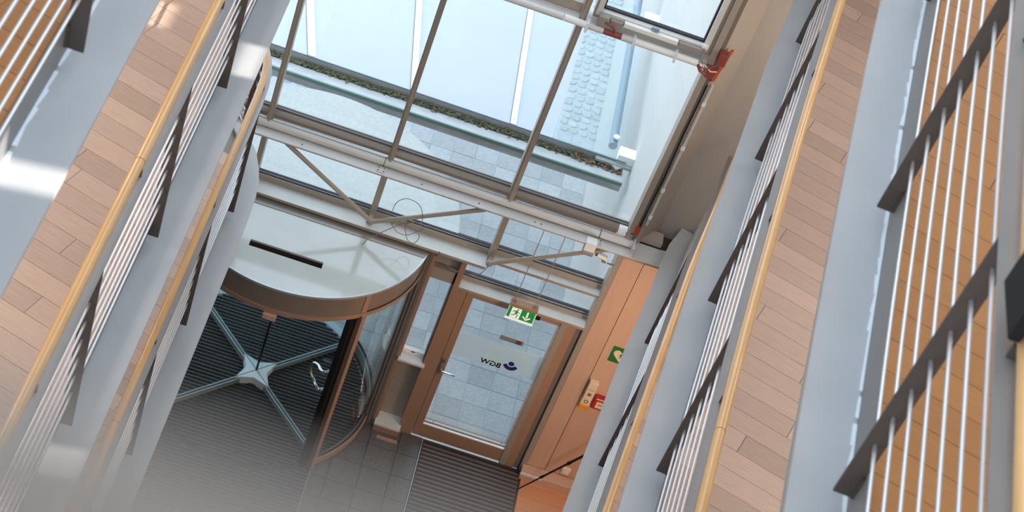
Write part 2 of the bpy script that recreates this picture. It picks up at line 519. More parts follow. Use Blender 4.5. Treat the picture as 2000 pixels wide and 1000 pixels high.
VIS = {('right', 0): (-0.6, -4.6, 0.9), ('right', 1): (0.2, -7.4, 1.3), ('right', 2): (-5.2, -9.6, 0.9),
       ('left', 0): (-0.9, -5.2, 0.6), ('left', 1): (-3.0, -8.2, 1.0), ('left', 2): (-6.9, -9.6, 0.8)}
def gallery(side, lvl):
    zl = LV[lvl][1]; path = PATHS[(side, lvl)]
    e0 = path.off(0.0); e1 = path.off(0.19); e2 = path.off(0.202); e05 = path.off(0.07)
    xw = RWX if side == 'right' else LWX
    far = [(xw, p[1]) for p in e0]
    slab = MB().strip(e05, far, zl - 0.30, zl - 0.02)
    e2far = [(xw, p[1]) for p in e2]
    slab.strip(e2, e2far, zl - 0.02, zl + 0.138)
    root = slab.build('floor', 'slab', kind='structure')
    MB().strip(e0, e2, zl - 0.018, zl).build('edge_ledge', 'ledge_steel', root)
    MB().strip(e1, e2, zl, zl + 0.17).build('edge_upstand', 'upstand_steel', root)
    if (side, lvl) in VIS:
        y0, y1, dep = VIS[(side, lvl)]
        planks(root, path, zl + 0.16, y0, y1, dep, 'plank_oak' if lvl == 2 else 'plank_beech')
        # plain boards beyond what the frame shows
    if lvl == 2:      # ragged white sealant bead in the corner of ledge and upstand
        mb = MB(); rr = random.Random(5)
        y = y0
        while y > y1:
            p, n = path.at(y, 0.19); q, _ = path.at(y - 0.1, 0.19)
            wdt = rr.uniform(0.006, 0.016)
            mb.strip([tuple(p - n * wdt), tuple(q - n * rr.uniform(0.006, 0.016))], [tuple(p), tuple(q)], zl, zl + 0.006)
            y -= rr.choice((0.1, 0.1, 0.13))
        s = mb.build('sealant_bead', 'weld_white', root)
    return root

ROD_Z = [0.29 + 0.128 * k for k in range(7)]
post_me = None
def railing(side, lvl, label, post_ys, y_hi, y_lo):
    global post_me
    zl = LV[lvl][1]; path = PATHS[(side, lvl)]
    p0, _ = path.at((y_hi + y_lo) / 2, 0.16)
    root = empty('railing', (p0.x, p0.y, zl), label, 'railing', 'gallery railings')
    def seg(o):
        a = [q for q in path.off(o) if y_lo <= q[1] <= y_hi]
        return a
    for y in post_ys:
        p, n = path.at(y, 0.158)
        if post_me is None:
            mb = MB().box(-0.0325, 0.0325, -0.006, 0.006, 0.0, 1.115)
            mb.box(0.022, 0.034, -0.02, 0.02, 0.01, 0.10)          # foot plate against the upstand
            post_me = mb.mesh('post', 'post_steel')
        ang = math.atan2(n.y, n.x)
        inst('post', post_me, root, (p.x, p.y, zl + 0.05), ang)
    for z in ROD_Z:
        MB().tube([(q[0], q[1], zl + z) for q in seg(0.158)], 0.0066, 8).build('rod', 'rod_steel', root, smooth=True)
    MB().strip(seg(0.125), seg(0.195), zl + 1.160, zl + 1.170).build('cap_plate', 'cap_steel', root)
    hr = MB().tube([(q[0], q[1], zl + 1.235) for q in seg(0.183)], 0.027, 16).build('handrail', 'handrail_wood', root, smooth=True)
    y = max(post_ys) - 0.6
    while y > y_lo + 0.2:
        p, n = path.at(y, 0.175)
        inst('rail_bracket', bracket_me, root, (p.x, p.y, zl + 1.170), math.atan2(n.y, n.x))
        y -= 1.45
    # hairline collars where handrail lengths meet
    for yj in (post_ys[len(post_ys) // 2] - 0.75,):
        p, n = path.at(yj, 0.183); q, _ = path.at(yj - 0.003, 0.183)
        MB().tube([(p.x, p.y, zl + 1.235), (q.x, q.y, zl + 1.235)], 0.0276, 16).build('rail_joint', 'slot_brown', root)
    return root
bracket_me = MB().box(-0.02, 0.012, -0.006, 0.006, 0, 0.045).mesh('rail_bracket', 'post_steel')

gal = {}
for side in ('left', 'right'):
    for lvl in range(4):
        gal[(side, lvl)] = gallery(side, lvl)
RP = [0.19, -1.29, -2.77, -4.26, -5.71, -7.20, -8.64, -10.1, -11.55, -13.0]
railing('right', 0, 'lowest railing on the right, beside the orange entrance wall', RP[1:8], 0.25, -9.6)
railing('right', 1, 'middle right-hand railing, between the lowest right one and the large one at the picture edge', RP[:8], 0.3, -10.2)
railing('right', 2, 'large right-hand railing at the picture edge, with orange floor seen between its rods', RP[:9], 0.3, -11.0)
railing('left', 0, 'lowest railing on the left, bending away at the glass front above the revolving door', [-0.52, -1.37, -2.73, -4.08, -5.43, -6.8, -8.2], -0.18, -9.6)
railing('left', 1, 'middle left-hand railing, with pale plank floor behind its handrail', [-1.05, -2.44, -3.83, -5.22, -6.65, -8.05, -9.45], -0.4, -10.2)
railing('left', 2, 'uppermost left-hand railing, in the top left corner, with orange floor behind its rods', [-0.9, -2.25, -3.65, -5.0, -6.4, -7.81, -9.2], -0.4, -9.6)

# ------------------------------------------------------------------ facade
fac = struct('wall_front', loc=(0.55, 0.0, 0.0))
FT = 6.9       # top of the modelled glass front
GY = 0.13
MUL = [(-1.116, -1.068), (-0.004, 0.048), (1.102, 1.158)]
for a, b in MUL:
    MB().box(a, b, 0.0, 0.15, 3.235, FT).box(a + 0.018, b - 0.018, -0.02, 0.0, 3.235, FT).build('mullion', 'frame_bronze', fac)
for a, b in ((-1.116, -1.068), (-0.010, 0.048), (1.135, 1.188)):
    MB().box(a, b, -0.005, 0.15, 2.50, 3.235).build('mullion', 'frame_bronze', fac)
MB().box(2.207, 2.262, 0.0, 0.17, 3.235, FT).build('jamb_frame', 'frame_bronze', fac)
MB().box(2.262, 2.30, 0.02, 0.17, 3.30, FT).build('jamb_frame', 'frame_dark', fac)
MB().box(2.215, 2.268, -0.01, 0.17, 2.10, 3.235).build('jamb_frame', 'frame_bronze', fac)
# transoms: board + bead + gasket
def transom(x0, x1, y0, z, bead, name='transom', top='board_white'):
    t = MB().box(x0, x1, y0, GY + 0.06, z - 0.03, z).build(name, top, fac)
    MB().box(x0, x1, y0 - 0.004, y0, z - 0.03, z - 0.002).build('board_edge', 'frame_bronze', t)
    MB().box(x0, x1, GY - 0.03, GY + 0.05, z, z + bead).build('bead', 'frame_bronze', t)
    MB().box(x0, x1, GY - 0.012, GY + 0.02, z + bead, z + bead + 0.006).build('gasket', 'gasket', t)
    MB().box(x0, x1, GY - 0.008, GY + 0.03, z + bead + 0.006, z + bead + 0.022).build('glazing_strip', 'alu_blue', t)
    MB().box(x0, x1, GY - 0.004, GY + 0.03, z + bead + 0.022, z + bead + 0.028).build('gasket', 'gasket', t)
    return t
transom(-2.6, 1.14, -0.07, 2.525, 0.065)
transom(1.18, 2.215, 0.01, 2.555, 0.055)
transom(0.985, 2.215, -0.02, 2.142, 0.04)
# low sill behind the finned heater
MB().box(-2.6, 2.21, 0.107, GY + 0.06, 3.27, 3.36).build('transom', 'frame_bronze', fac)
MB().box(-2.6, 2.21, 0.095, 0.105, 3.36, 3.40).build('perforated_strip', 'cable_grey', fac)
MB().box(-2.6, 2.21, 0.122, GY + 0.03, 3.36, 3.375).build('gasket', 'gasket', fac)
# perforated strip in front of the pane
# upper transom
MB().box(-2.6, 2.21, 0.0, GY + 0.06, 5.345, 5.375).build('transom', 'beam_paint', fac)
MB().box(-2.6, 1.10, 0.08, GY + 0.05, 5.375, 5.47).build('sash_frame', 'frame_bronze', fac)
# glass
def pane(x0, x1, z0, z1, m='glass_clear', parent=None, y=GY):
    return MB().box(x0, x1, y, y + 0.008, z0, z1).build('glass_pane', m, parent or fac)
pane(-2.6, -1.116, 3.37, 5.36); pane(-1.068, -0.004, 3.37, 5.36); pane(0.048, 1.102, 3.37, 5.36); pane(1.158, 2.207, 3.37, 5.36)
pane(-2.6, -1.116, 2.60, 3.24); pane(-1.068, -0.010, 2.60, 3.24); pane(0.048, 1.135, 2.60, 3.24); pane(1.188, 2.215, 2.615, 3.24)
pane(0.985, 2.215, 2.18, 2.54)
pane(-2.6, -1.116, 5.47, FT); pane(-1.068, -0.004, 5.47, FT); pane(0.048, 1.102, 5.47, FT)
# solid front around the glass
MB().box(-3.6, -2.6, 0.0, 0.2, -0.2, FT).build('front_panel', 'plaster_white', fac)
MB().box(-3.6, 2.9, 0.0, 0.2, FT, 9.4).build('front_panel', 'plaster_beige', fac)
# right-hand plaster: return and recessed wall above the beam
MB().box(2.262, 2.30, 0.17, 0.33, 3.2, FT).build('return_panel', 'plaster_beige', fac)
MB().prism3([(2.30, 0.02, 3.24), (2.52, 0.33, 3.24), (2.30, 0.33, 3.24)], [(2.30, 0.02, FT), (2.52, 0.33, FT), (2.30, 0.33, FT)]).build('return_panel', 'plaster_beige', fac)
MB().box(2.5, RWX, 0.33, 0.5, 3.2, FT).box(2.9, RWX, 0.0, 0.5, FT, 9.4).build('plaster_wall', 'plaster_beige', fac)
# warm timber panels beside the door
for x0, x1 in ((2.272, 2.461), (2.467, 3.05), (3.056, 3.7), (3.706, RWX)):
    MB().box(x0, x1, 0.0, 0.05, 0.10, 3.10).build('panel', 'panel_wood', fac)
MB().box(2.272, RWX, 0.02, 0.5, 0.0, 3.2).build('panel_backing', 'slot_brown', fac)

MB().box(2.232, RWX, -0.13, 0.0, 0.0, 0.10).build('baseboard_front', 'panel_wood', kind='structure', bevel=0.006)
bb = bpy.data.objects['baseboard_front']
MB().box(2.228, 2.45, -0.135, -0.125, 0.075, 0.104).build('cover_strip', 'white_plastic', bb)

# opening sash, upper right
win = empty('window_1', (1.68, 0.05, 5.45), kind='structure')
def ringbox(x0, x1, z0, z1, t, y0, y1, name, m, parent):
    mb = MB().box(x0, x1, y0, y1, z0, z0 + t).box(x0, x1, y0, y1, z1 - t, z1).box(x0, x0 + t, y0, y1, z0 + t, z1 - t).box(x1 - t, x1, y0, y1, z0 + t, z1 - t)
    return mb.build(name, m, parent)
ringbox(1.20, 2.205, 5.42, 6.72, 0.05, 0.03, 0.16, 'outer_frame', 'frame_bronze', win)
ringbox(1.215, 2.175, 5.46, 6.68, 0.045, 0.01, 0.12, 'sash', 'beam_paint', win)
ringbox(1.262, 2.130, 5.505, 6.63, 0.014, 0.06, 0.10, 'gasket', 'gasket', win)
MB().box(1.276, 2.116, 0.075, 0.083, 5.519, 6.62).build('glass_pane', 'glass_clear', win)
act = MB().box(1.46, 1.92, -0.035, 0.01, 5.455, 5.495).build('actuator_bar', 'white_plastic', win, bevel=0.004)
MB().box(1.245, 1.335, -0.06, 0.01, 5.41, 5.50).build('drive_box', 'grey_plastic', win, bevel=0.004)
MB().box(1.345, 1.45, -0.03, 0.01, 5.42, 5.48).build('drive_box', 'grey_plastic', win, bevel=0.004)
MB().box(1.93, 2.15, -0.03, 0.01, 5.45, 5.49).build('drive_box', 'grey_plastic', win, bevel=0.004)
MB().box(1.68, 1.745, -0.012, 0.012, 5.503, 5.53).build('latch', 'tube_blue', win)
MB().box(2.115, 2.165, -0.02, 0.01, 5.50, 5.53).build('hinge', 'white_plastic', win)

# ------------------------------------------------------------------ steel beam, heater, truss
bx0, bx1 = -2.6, 2.56
beam = empty('steel_beam', (0.5, -0.06, 3.235), 'long pale steel beam plate running across the glass front under the finned heater', 'beam')
flange = MB().box(bx0, bx1, -0.13, 0.10, 3.222, 3.235)
flange.band((bx1, 0.10), 0.0, 0.23, 3.222, 3.235, -90, 10, 12)
flange.build('flange', 'beam_paint', beam)
MB().box(bx0, bx1, -0.131, -0.128, 3.217, 3.224).build('flange_edge', 'frame_bronze', beam)
MB().box(bx0, bx1, -0.02, 0.0, 3.15, 3.222).build('web', 'beam_paint', beam)
for x in (-0.03, 1.985):
    p = MB().box(x - 0.04, x + 0.04, -0.11, -0.04, 3.235, 3.243).build('joint_plate', 'beam_paint', beam)
    b = MB()
    for dx in (-0.025, 0.025):
        for dy in (-0.095, -0.055):
            b.cyl((x + dx, dy, 3.243), (x + dx, dy, 3.25), 0.006, 8)
    b.build('bolt', 'frame_dark', p)
MB().box(2.29, 2.31, -0.12, 0.05, 3.235, 3.33).build('end_stiffener', 'beam_paint', beam)
bl = MB()
for x in (-0.75, 0.35, 0.88, 1.40, 1.46):
    bl.cyl((x, -0.085, 3.235), (x, -0.085, 3.242), 0.007, 8)
bl.build('bolt', 'frame_dark', beam)

heat = empty('finned_heater', (0.5, 0.03, 3.35), 'brown finned tube heater lying along the pale beam below the large panes', 'heater')
MB().tube([(-1.9, 0.057, 3.348), (2.16, 0.057, 3.348)], 0.026, 12).build('tube', 'heater_fin', heat, smooth=True)
fb = MB()
x = -1.9
while x < 2.12:
    n = 10
    vs_ = [(x, 0.057 + 0.048 * math.cos(2 * math.pi * k / n), 3.348 + 0.048 * math.sin(2 * math.pi * k / n)) for k in range(n)]
    vs2 = [(x + 0.0025, p[1], p[2]) for p in vs_]
    fb.prism3(vs_, vs2)
    x += 0.0075
fb.build('fins', 'heater_fin', heat, kind='stuff')
MB().cyl((2.125, 0.057, 3.348), (2.203, 0.057, 3.348), 0.047, 18).build('end_cap', 'white_plastic', heat, smooth=True)
pipe = empty('heating_pipe', (0.5, -0.035, 3.29), 'smooth light grey pipe lying on the beam in front of the finned heater', 'pipe')
MB().tube([(-2.5, 0.004, 3.276), (1.985, 0.004, 3.276)], 0.040, 18).build('pipe_length', 'beam_paint', pipe, smooth=True)
MB().tube([(1.992, 0.004, 3.276), (2.29, 0.004, 3.276)], 0.040, 18).build('pipe_length', 'beam_paint', pipe, smooth=True)
for x in (-0.02, 1.985):
    MB().cyl((x - 0.004, 0.004, 3.276), (x + 0.004, 0.004, 3.276), 0.0425, 18).build('pipe_joint', 'frame_dark', pipe)

tr = empty('tubular_truss', (0.5, -0.09, 2.62), 'slim pale diagonal tubes bracing the front between sill and beam', 'truss')
TY = -0.095
for a, b in (((0.02, 2.645), (-0.90, 3.215)), ((0.035, 2.635), (0.955, 3.205)), ((1.165, 2.61), (2.10, 3.215))):
    MB().tube([(a[0], TY, a[1]), (b[0], TY, b[1])], 0.021, 12).build('diagonal_tube', 'frame_bronze', tr, smooth=True)
MB().sphere((0.025, TY + 0.01, 2.63), 0.034, 8).build('node', 'frame_bronze', tr, smooth=True)
MB().sphere((1.163, TY + 0.01, 2.60), 0.034, 8).build('node', 'frame_bronze', tr, smooth=True)
MB().box(0.0, 0.04, -0.10, 0.0, 2.60, 2.66).build('gusset', 'frame_bronze', tr)
MB().box(1.145, 1.18, -0.10, 0.0, 2.57, 2.63).build('gusset', 'frame_bronze', tr)
cl = MB().box(1.885, 1.985, -0.15, -0.06, 3.16, 3.262).build('beam_clamp', 'white_plastic', tr, bevel=0.006)
MB().cyl((1.885, -0.105, 3.135), (1.985, -0.105, 3.135), 0.045, 14).build('clamp_shell', 'grey_plastic', cl, smooth=True)

# ------------------------------------------------------------------ side door (door_1), sidelite (window_2)
dr = empty('door_1', (1.55, 0.0, 0.0), kind='structure')
MB().box(0.985, 1.078, -0.01, 0.14, 0.0, 2.11).build('door_jamb', 'frame_door', dr)
MB().box(2.002, 2.15, -0.012, 0.14, 0.0, 2.11).build('door_jamb', 'frame_door', dr)
MB().box(2.005, 2.065, -0.016, -0.01, 0.0, 2.11).build('jamb_cover', 'frame_bronze', dr)
MB().box(2.15, 2.20, -0.005, 0.14, 0.0, 2.12).build('jamb_cover', 'frame_dark', dr)
MB().box(2.20, 2.212, -0.02, 0.14, 0.0, 2.12).build('jamb_gasket', 'gasket', dr)
MB().box(2.212, 2.268, -0.012, 0.14, 0.0, 2.12).build('jamb_cover', 'frame_bronze', dr)
leaf = MB()
lx0, lx1, lz0, lz1 = 1.083, 1.998 + 0.08, 0.015, 2.10
# opening for the pane, front face at Y=0
px0, px1, pz0, pz1 = 1.152, 2.062, 0.195, 2.045
leaf.box(lx0, px0, 0.0, 0.10, lz0, lz1).box(px1, 2.125, 0.0, 0.10, lz0, lz1)
leaf.box(px0, px1, 0.0, 0.10, lz0, pz0).box(px0, px1, 0.0, 0.10, pz1, lz1)
lf = leaf.build('door_leaf', 'frame_door', dr)
MB().box(px0, px1, 0.075, 0.083, pz0, pz1).build('glass_pane', 'glass_door', lf)
MB().box(px1 - 0.008, px1, -0.001, 0.07, pz0, pz1).box(px0, px1, 0.062, 0.07, pz0, pz0 + 0.008).build('gasket', 'gasket', lf)
MB().box(px0, px1, 0.0, 0.02, pz0, pz0 + 0.012).build('glazing_bead', 'strip_white', lf)
MB().box(px0, px0 + 0.09, 0.035, 0.06, pz0, pz0 + 0.022).box(px0 + 0.097, px1 - 0.11, 0.035, 0.06, pz0, pz0 + 0.022).box(px1 - 0.104, px1, 0.035, 0.06, pz0, pz0 + 0.022).build('draught_strip', 'alu', lf)
MB().box(px0 + 0.002, px1 - 0.01, 0.072, 0.0745, 1.185, 1.515).build('frosted_band', 'frost_band', lf)
hd = MB().box(1.095, 1.128, -0.014, 0.0, 0.955, 1.175).build('handle_plate', 'frame_dark', lf, bevel=0.004, label='dark metal lever plate with cylinder lock')
MB().tube([(1.112, -0.012, 1.05), (1.112, -0.055, 1.05), (1.13, -0.06, 1.05), (1.26, -0.06, 1.046)], 0.0105, 10).build('lever', 'chrome', hd, smooth=True)
MB().cyl((1.112, -0.02, 0.985), (1.112, -0.01, 0.985), 0.013, 12).build('lock_cylinder', 'chrome', hd)
MB().cyl((1.112, -0.022, 1.14), (1.112, -0.01, 1.14), 0.012, 12).build('lock_cylinder', 'slot_brown', hd)
MB().box(1.72, 1.80, -0.03, 0.0, 2.06, 2.085).build('door_contact', 'black', lf)

def text_mesh(body, size, mirror=False, bold=0.0):
    cu = bpy.data.curves.new('lettering', 'FONT'); cu.body = body; cu.size = size; cu.extrude = 0.0006
    cu.offset = bold
    ob = bpy.data.objects.new('lettering', cu); COL.objects.link(ob)
    bpy.context.view_layer.update()
    dg = bpy.context.evaluated_depsgraph_get()
    me = bpy.data.meshes.new_from_object(ob.evaluated_get(dg))
    bpy.data.objects.remove(ob)
    M = Matrix.Rotation(rad(90), 4, 'X')
    if mirror: M = M @ Matrix.Scale(-1, 4, (1, 0, 0))
    me.transform(M)
    if mirror: me.flip_normals()
    return me
def wid(me):
    return min(v.co.x for v in me.vertices), max(v.co.x for v in me.vertices)
# mirrored lettering: it faces the street.  The parallax to the plane of the glass is built in.
me = text_mesh('BGW', 0.088, True, 0.0)
bmt = bmesh.new()                                  # thicken the strokes with slightly shifted copies
for dx, dz in ((0, 0), (0.0032, 0.0), (0.0016, 0.0022), (0.0016, -0.0022)):
    m2 = me.copy(); m2.transform(Matrix.Translation((dx, 0, dz))); bmt.from_mesh(m2); bpy.data.meshes.remove(m2)
bmt.to_mesh(me); bmt.free()
me.materials.append(MATS['logo_black'])
a, b = wid(me)
lo = bpy.data.objects.new('lettering', me); COL.objects.link(lo); lo.parent = lf
lo.location = Vector((1.645 - b, 0.0705, 1.205)) - ORG[lf]
em = MB()
cx, cz, n = 1.735, 1.305, 20
outer = [(cx + 0.075 * math.cos(rad(-165 + 150 * k / n)), cz - 0.012 + 0.075 * math.sin(rad(-165 + 150 * k / n))) for k in range(n + 1)]
inner = [(cx + 0.043 * math.cos(rad(-160 + 140 * k / n)), cz + 0.004 + 0.046 * math.sin(rad(-160 + 140 * k / n))) for k in range(n + 1)]
for k in range(n):
    em.polyxz([outer[k], outer[k + 1], inner[k + 1], inner[k]], 0.0700, 0.0712)
em.polyxz([(cx + 0.029 * math.cos(2 * math.pi * k / 20), cz + 0.002 + 0.029 * math.sin(2 * math.pi * k / 20)) for k in range(20)], 0.0700, 0.0712)
em.build('emblem', 'logo_blue', lf)
pl = MB().box(1.535, 1.765, 0.084, 0.092, 1.565, 1.622).build('glass_plate', 'plate_grey', lf)
MB().box(1.695, 1.745, 0.080, 0.084, 1.570, 1.617).build('plate_mark', 'red_paint', pl)

sl = empty('window_2', (0.82, 0.0, 0.0), kind='structure')
MB().box(0.672, 0.705, -0.02, 0.14, 0.0, 2.42).build('side_post', 'frame_door', sl)
MB().box(0.935, 0.985, -0.025, 0.14, 0.0, 2.44).build('side_post', 'frame_door', sl)
MB().box(0.918, 0.935, 0.0, 0.14, 1.0, 2.42).build('side_post', 'frame_dark', sl)
MB().box(0.705, 0.935, -0.0, 0.15, 2.13, 2.27).build('blind_box', 'frame_bronze', sl)
MB().box(0.705, 0.935, 0.06, 0.15, 2.285, 2.44).build('blind_box', 'frame_bronze', sl)
MB().box(0.705, 0.935, 0.10, 0.15, 2.27, 2.285).build('gap', 'black', sl)
MB().box(0.705, 0.92, 0.10, 0.108, 1.08, 2.13).build('glass_pane', 'glass_door', sl)
MB().box(0.705, 0.92, 0.06, 0.10, 1.03, 1.075).build('bottom_bead', 'strip_white', sl)
MB().box(0.79, 0.83, 0.055, 0.062, 1.052, 1.066).build('vent_mark', 'frame_dark', sl)
MB().box(0.69, 0.955, -0.06, 0.10, 1.005, 1.03).build('sill_board', 'board_white', sl)
MB().box(0.705, 0.935, 0.08, 0.12, 0.05, 1.005).build('lower_panel', 'frame_bronze', sl)
MB().box(0.69, 0.955, -0.10, 0.08, 0.075, 0.10).build('lower_sill', 'board_white', sl)
MB().box(0.69, 0.955, -0.10, -0.08, 0.0, 0.075).build('sill_front', 'frame_door', sl)
MB().box(0.755, 0.965, -0.20, -0.165, 0.0, 0.02).build('wood_strip', 'copper_trim', label='narrow wooden wedge lying on the stone floor before the sidelight', cat='wedge', loc=(0.86, -0.18, 0.0))

# ------------------------------------------------------------------ revolving door
C2 = (-0.58, 0.09)
rv = empty('revolving_door', (C2[0], C2[1], 0.0), 'round revolving door with four glass wings under a pale drum canopy', 'revolving door')
CZ = 2.47
circ = [(C2[0] + 1.2 * math.cos(2 * math.pi * k / 96), C2[1] + 1.2 * math.sin(2 * math.pi * k / 96)) for k in range(96)]
half = clip(circ, 0, 1, -0.075)
sx0, sx1, sy0, sy1 = -0.92, -0.252, -0.70, -0.617
top = MB()
top.poly(clip(half, 0, 1, sy0), CZ - 0.02, CZ)
top.poly(clip(half, 0, -1, -sy1), CZ - 0.02, CZ)
midp = clip(clip(half, 0, -1, -sy0), 0, 1, sy1)
top.poly(clip(midp, 1, 0, sx0), CZ - 0.02, CZ); top.poly(clip(midp, -1, 0, -sx1), CZ - 0.02, CZ)
tp = top.build('canopy_top', 'canopy_top', rv)
MB().box(sx0 - 0.01, sx1 + 0.01, sy0 - 0.01, sy0, CZ - 0.09, CZ - 0.021).box(sx0 - 0.01, sx1 + 0.01, sy1, sy1 + 0.01, CZ - 0.09, CZ - 0.021).box(sx0 - 0.01, sx0, sy0, sy1, CZ - 0.09, CZ - 0.021).box(sx1, sx1 + 0.01, sy0, sy1, CZ - 0.09, CZ - 0.021).box(sx0, sx1, sy0, sy1, CZ - 0.10, CZ - 0.085).build('vent_slot', 'slot_brown', tp)
MB().poly(clip(clip(circ, 0, 1, -0.02), 0, -1, 0.155), CZ - 0.02, CZ + 0.006).build('back_flashing_shade', 'flashing_shade', tp)  # flashing widened and browned to paint in the transom's reflection
MB().band(C2, 1.195, 1.208, CZ - 0.022, CZ + 0.004, -172, -8, 64).build('canopy_rim', 'alu', tp)
for a0, a1 in ((-174, -132.4), (-131.2, -49.6), (-46.9, -6)):
    MB().band(C2, 1.188, 1.2, 2.225, CZ - 0.022, a0, a1, 40).build('fascia_panel', 'bronze_fascia', rv, smooth=True)
for a in (-48.2, -131.8):
    MB().band(C2, 1.185, 1.206, 2.225, CZ - 0.022, a - 1.3, a + 1.3, 4).build('fascia_seam', 'copper_trim', rv)
MB().band(C2, 1.16, 1.213, 2.178, 2.222, -176, -4, 80).build('lower_ring', 'copper_trim', rv)
MB().band(C2, 1.198, 1.206, 2.222, 2.232, -47, -6, 30).build('shadow_gap', 'black', rv)
MB().poly(clip([(C2[0] + 1.15 * math.cos(2 * math.pi * k / 64), C2[1] + 1.15 * math.sin(2 * math.pi * k / 64)) for k in range(64)], 0, 1, 3), 2.14, 2.16).build('canopy_soffit', 'board_white', rv)
MB().box(-0.61, -0.49, -1.145, -1.09, 2.105, 2.17).build('motion_sensor', 'panel_wood', rv, bevel=0.004, label='small copper-coloured motion sensor under the canopy')
# outer drum
od = clip([(C2[0] + 1.40 * math.cos(2 * math.pi * k / 96), C2[1] + 1.40 * math.sin(2 * math.pi * k / 96)) for k in range(96)], 0, -1, -0.145)
MB().poly(od, 2.57, 2.62).build('outer_roof', 'outer_disc', rv)
MB().band(C2, 1.18, 1.22, 2.16, 2.57, 5, 175, 60).build('outer_fascia', 'alu', rv)
# curved glass walls
for a0, a1, nm in ((-47, -5, 'in'), (5, 45, 'out'), (135, 175, 'out'), (-175, -133, 'in')):
    MB().band(C2, 1.166, 1.174, 0.09, 2.16, a0, a1, 24).build('curved_glass', 'glass_drum', rv, smooth=True)
    mt = 'copper_trim' if nm == 'in' else 'alu_green'
    MB().band(C2, 1.145, 1.195, 0.0, 0.09 if nm == 'in' else 0.12, a0, a1, 24).build('bottom_rail', mt, rv, smooth=True)
    MB().band(C2, 1.160, 1.180, 0.09 if nm == 'in' else 0.12, 0.104 if nm == 'in' else 0.135, a0, a1, 24).build('glass_gasket', 'gasket', rv)
def radial_box(r0, r1, w0, w1, a, z0, z1, mb=None):
    ca, sa = math.cos(rad(a)), math.sin(rad(a))
    pts = [(r0, w0), (r1, w0), (r1, w1), (r0, w1)]
    q = [(C2[0] + r * ca - t * sa, C2[1] + r * sa + t * ca) for r, t in pts]
    return (mb or MB()).poly(q, z0, z1)
for a in (-48.3, 48, 132, -131.7):
    radial_box(1.155, 1.235, -0.02, 0.02, a, 0.0, 2.2).build('drum_post', 'copper_trim' if a < 0 else 'alu_green', rv)
for a, s in ((-48.3, -1), (-131.7, 1)):
    radial_box(1.105, 1.175, s * 0.02, s * 0.075, a, 0.0, 2.16).build('brush_seal', 'black', rv)
# jamb posts where the drum meets the front
for x0, sg in ((0.585, 1), (-1.745, -1)):
    mb = MB()
    mb.box(min(x0, x0 + sg * 0.028), max(x0, x0 + sg * 0.028), -0.03, 0.14, 0.0, 2.46)
    mb.box(min(x0 + sg * .032, x0 + sg * 0.056), max(x0 + sg * .032, x0 + sg * 0.056), -0.045, 0.14, 0.0, 2.46)
    mb.box(min(x0 + sg * .06, x0 + sg * 0.086), max(x0 + sg * .06, x0 + sg * 0.086), -0.03, 0.14, 0.0, 2.46)
    mb.build('jamb_post', 'frame_dark', rv)
    MB().box(min(x0 - sg * 0.012, x0), max(x0 - sg * 0.012, x0), -0.01, 0.05, 0.0, 2.44).build('jamb_seal', 'black', rv)
# floor ring and dark mat
MB().band(C2, 1.12, 1.20, -0.004, 0.006, 46, 134, 48).build('floor_ring', 'alu', rv)
MB().band(C2, 1.192, 1.20, 0.0, 0.013, -131, -49, 48).build('floor_ring', 'mat_rib', rv)
MB().band(C2, 1.12, 1.20, -0.004, 0.004, -48, 46, 48).band(C2, 1.12, 1.20, -0.004, 0.004, 134, 228, 48).build('floor_ring', 'mat_dark', rv)
# wings
for a in (-45, 45, 135, 225):
    wg = radial_box(0.06, 1.06, -0.006, 0.006, a, 0.075, 2.06).build('wing_glass', 'glass_wing', rv)
    radial_box(0.16, 1.09, -0.022, 0.022, a, 0.015, 0.075).build('bottom_rail', 'alu_green', wg)
    radial_box(0.10, 1.085, -0.004, 0.004, a, 0.075, 0.082).build('rail_groove', 'gasket', wg)
    radial_box(0.05, 1.09, -0.022, 0.022, a, 2.06, 2.12).build('top_rail', 'alu_green', wg)
    radial_box(1.045, 1.09, -0.022, 0.022, a, 0.075, 2.06).build('outer_stile', 'alu_green', wg)
    radial_box(0.020, 0.05, -0.005, 0.005, a, 0.085, 2.06).build('inner_stile', 'glass_wing', wg)
    if a == -45:
        ca, sa = math.cos(rad(a)), math.sin(rad(a))
        def wp(r, t, z): return (C2[0] + r * ca - t * sa, C2[1] + r * sa + t * ca, z)
        MB().tube(soft([wp(1.0, -0.008, 1.18), wp(0.99, -0.07, 1.18), wp(0.95, -0.085, 1.16), wp(0.87, -0.06, 1.135), wp(0.80, -0.06, 1.10), wp(0.78, -0.06, 1.03),
                   wp(0.80, -0.06, 0.96), wp(0.87, -0.06, 0.925), wp(0.95, -0.085, 0.935), wp(0.99, -0.07, 0.93), wp(1.0, -0.008, 0.93)]), 0.015, 10).build('pull_handle', 'chrome', wg, smooth=True)
star = []
for k in range(8):
    a = -45 + 45 * k; r = 0.24 if k % 2 == 0 else 0.108
    star.append((C2[0] + r * math.cos(rad(a)), C2[1] + r * math.sin(rad(a))))
sm = MB().poly(star, 0.0, 0.10)
hub = sm.build('hub_cover', 'strip_white', rv)
for a in (-45, 45):
    radial_box(-0.23, 0.23, -0.003, 0.003, a, 0.10, 0.1012).build('hub_joint', 'gasket', hub)
MB().cyl((C2[0], C2[1], 0.08), (C2[0], C2[1], 2.14), 0.011, 12).build('pivot_shaft', 'black', rv)

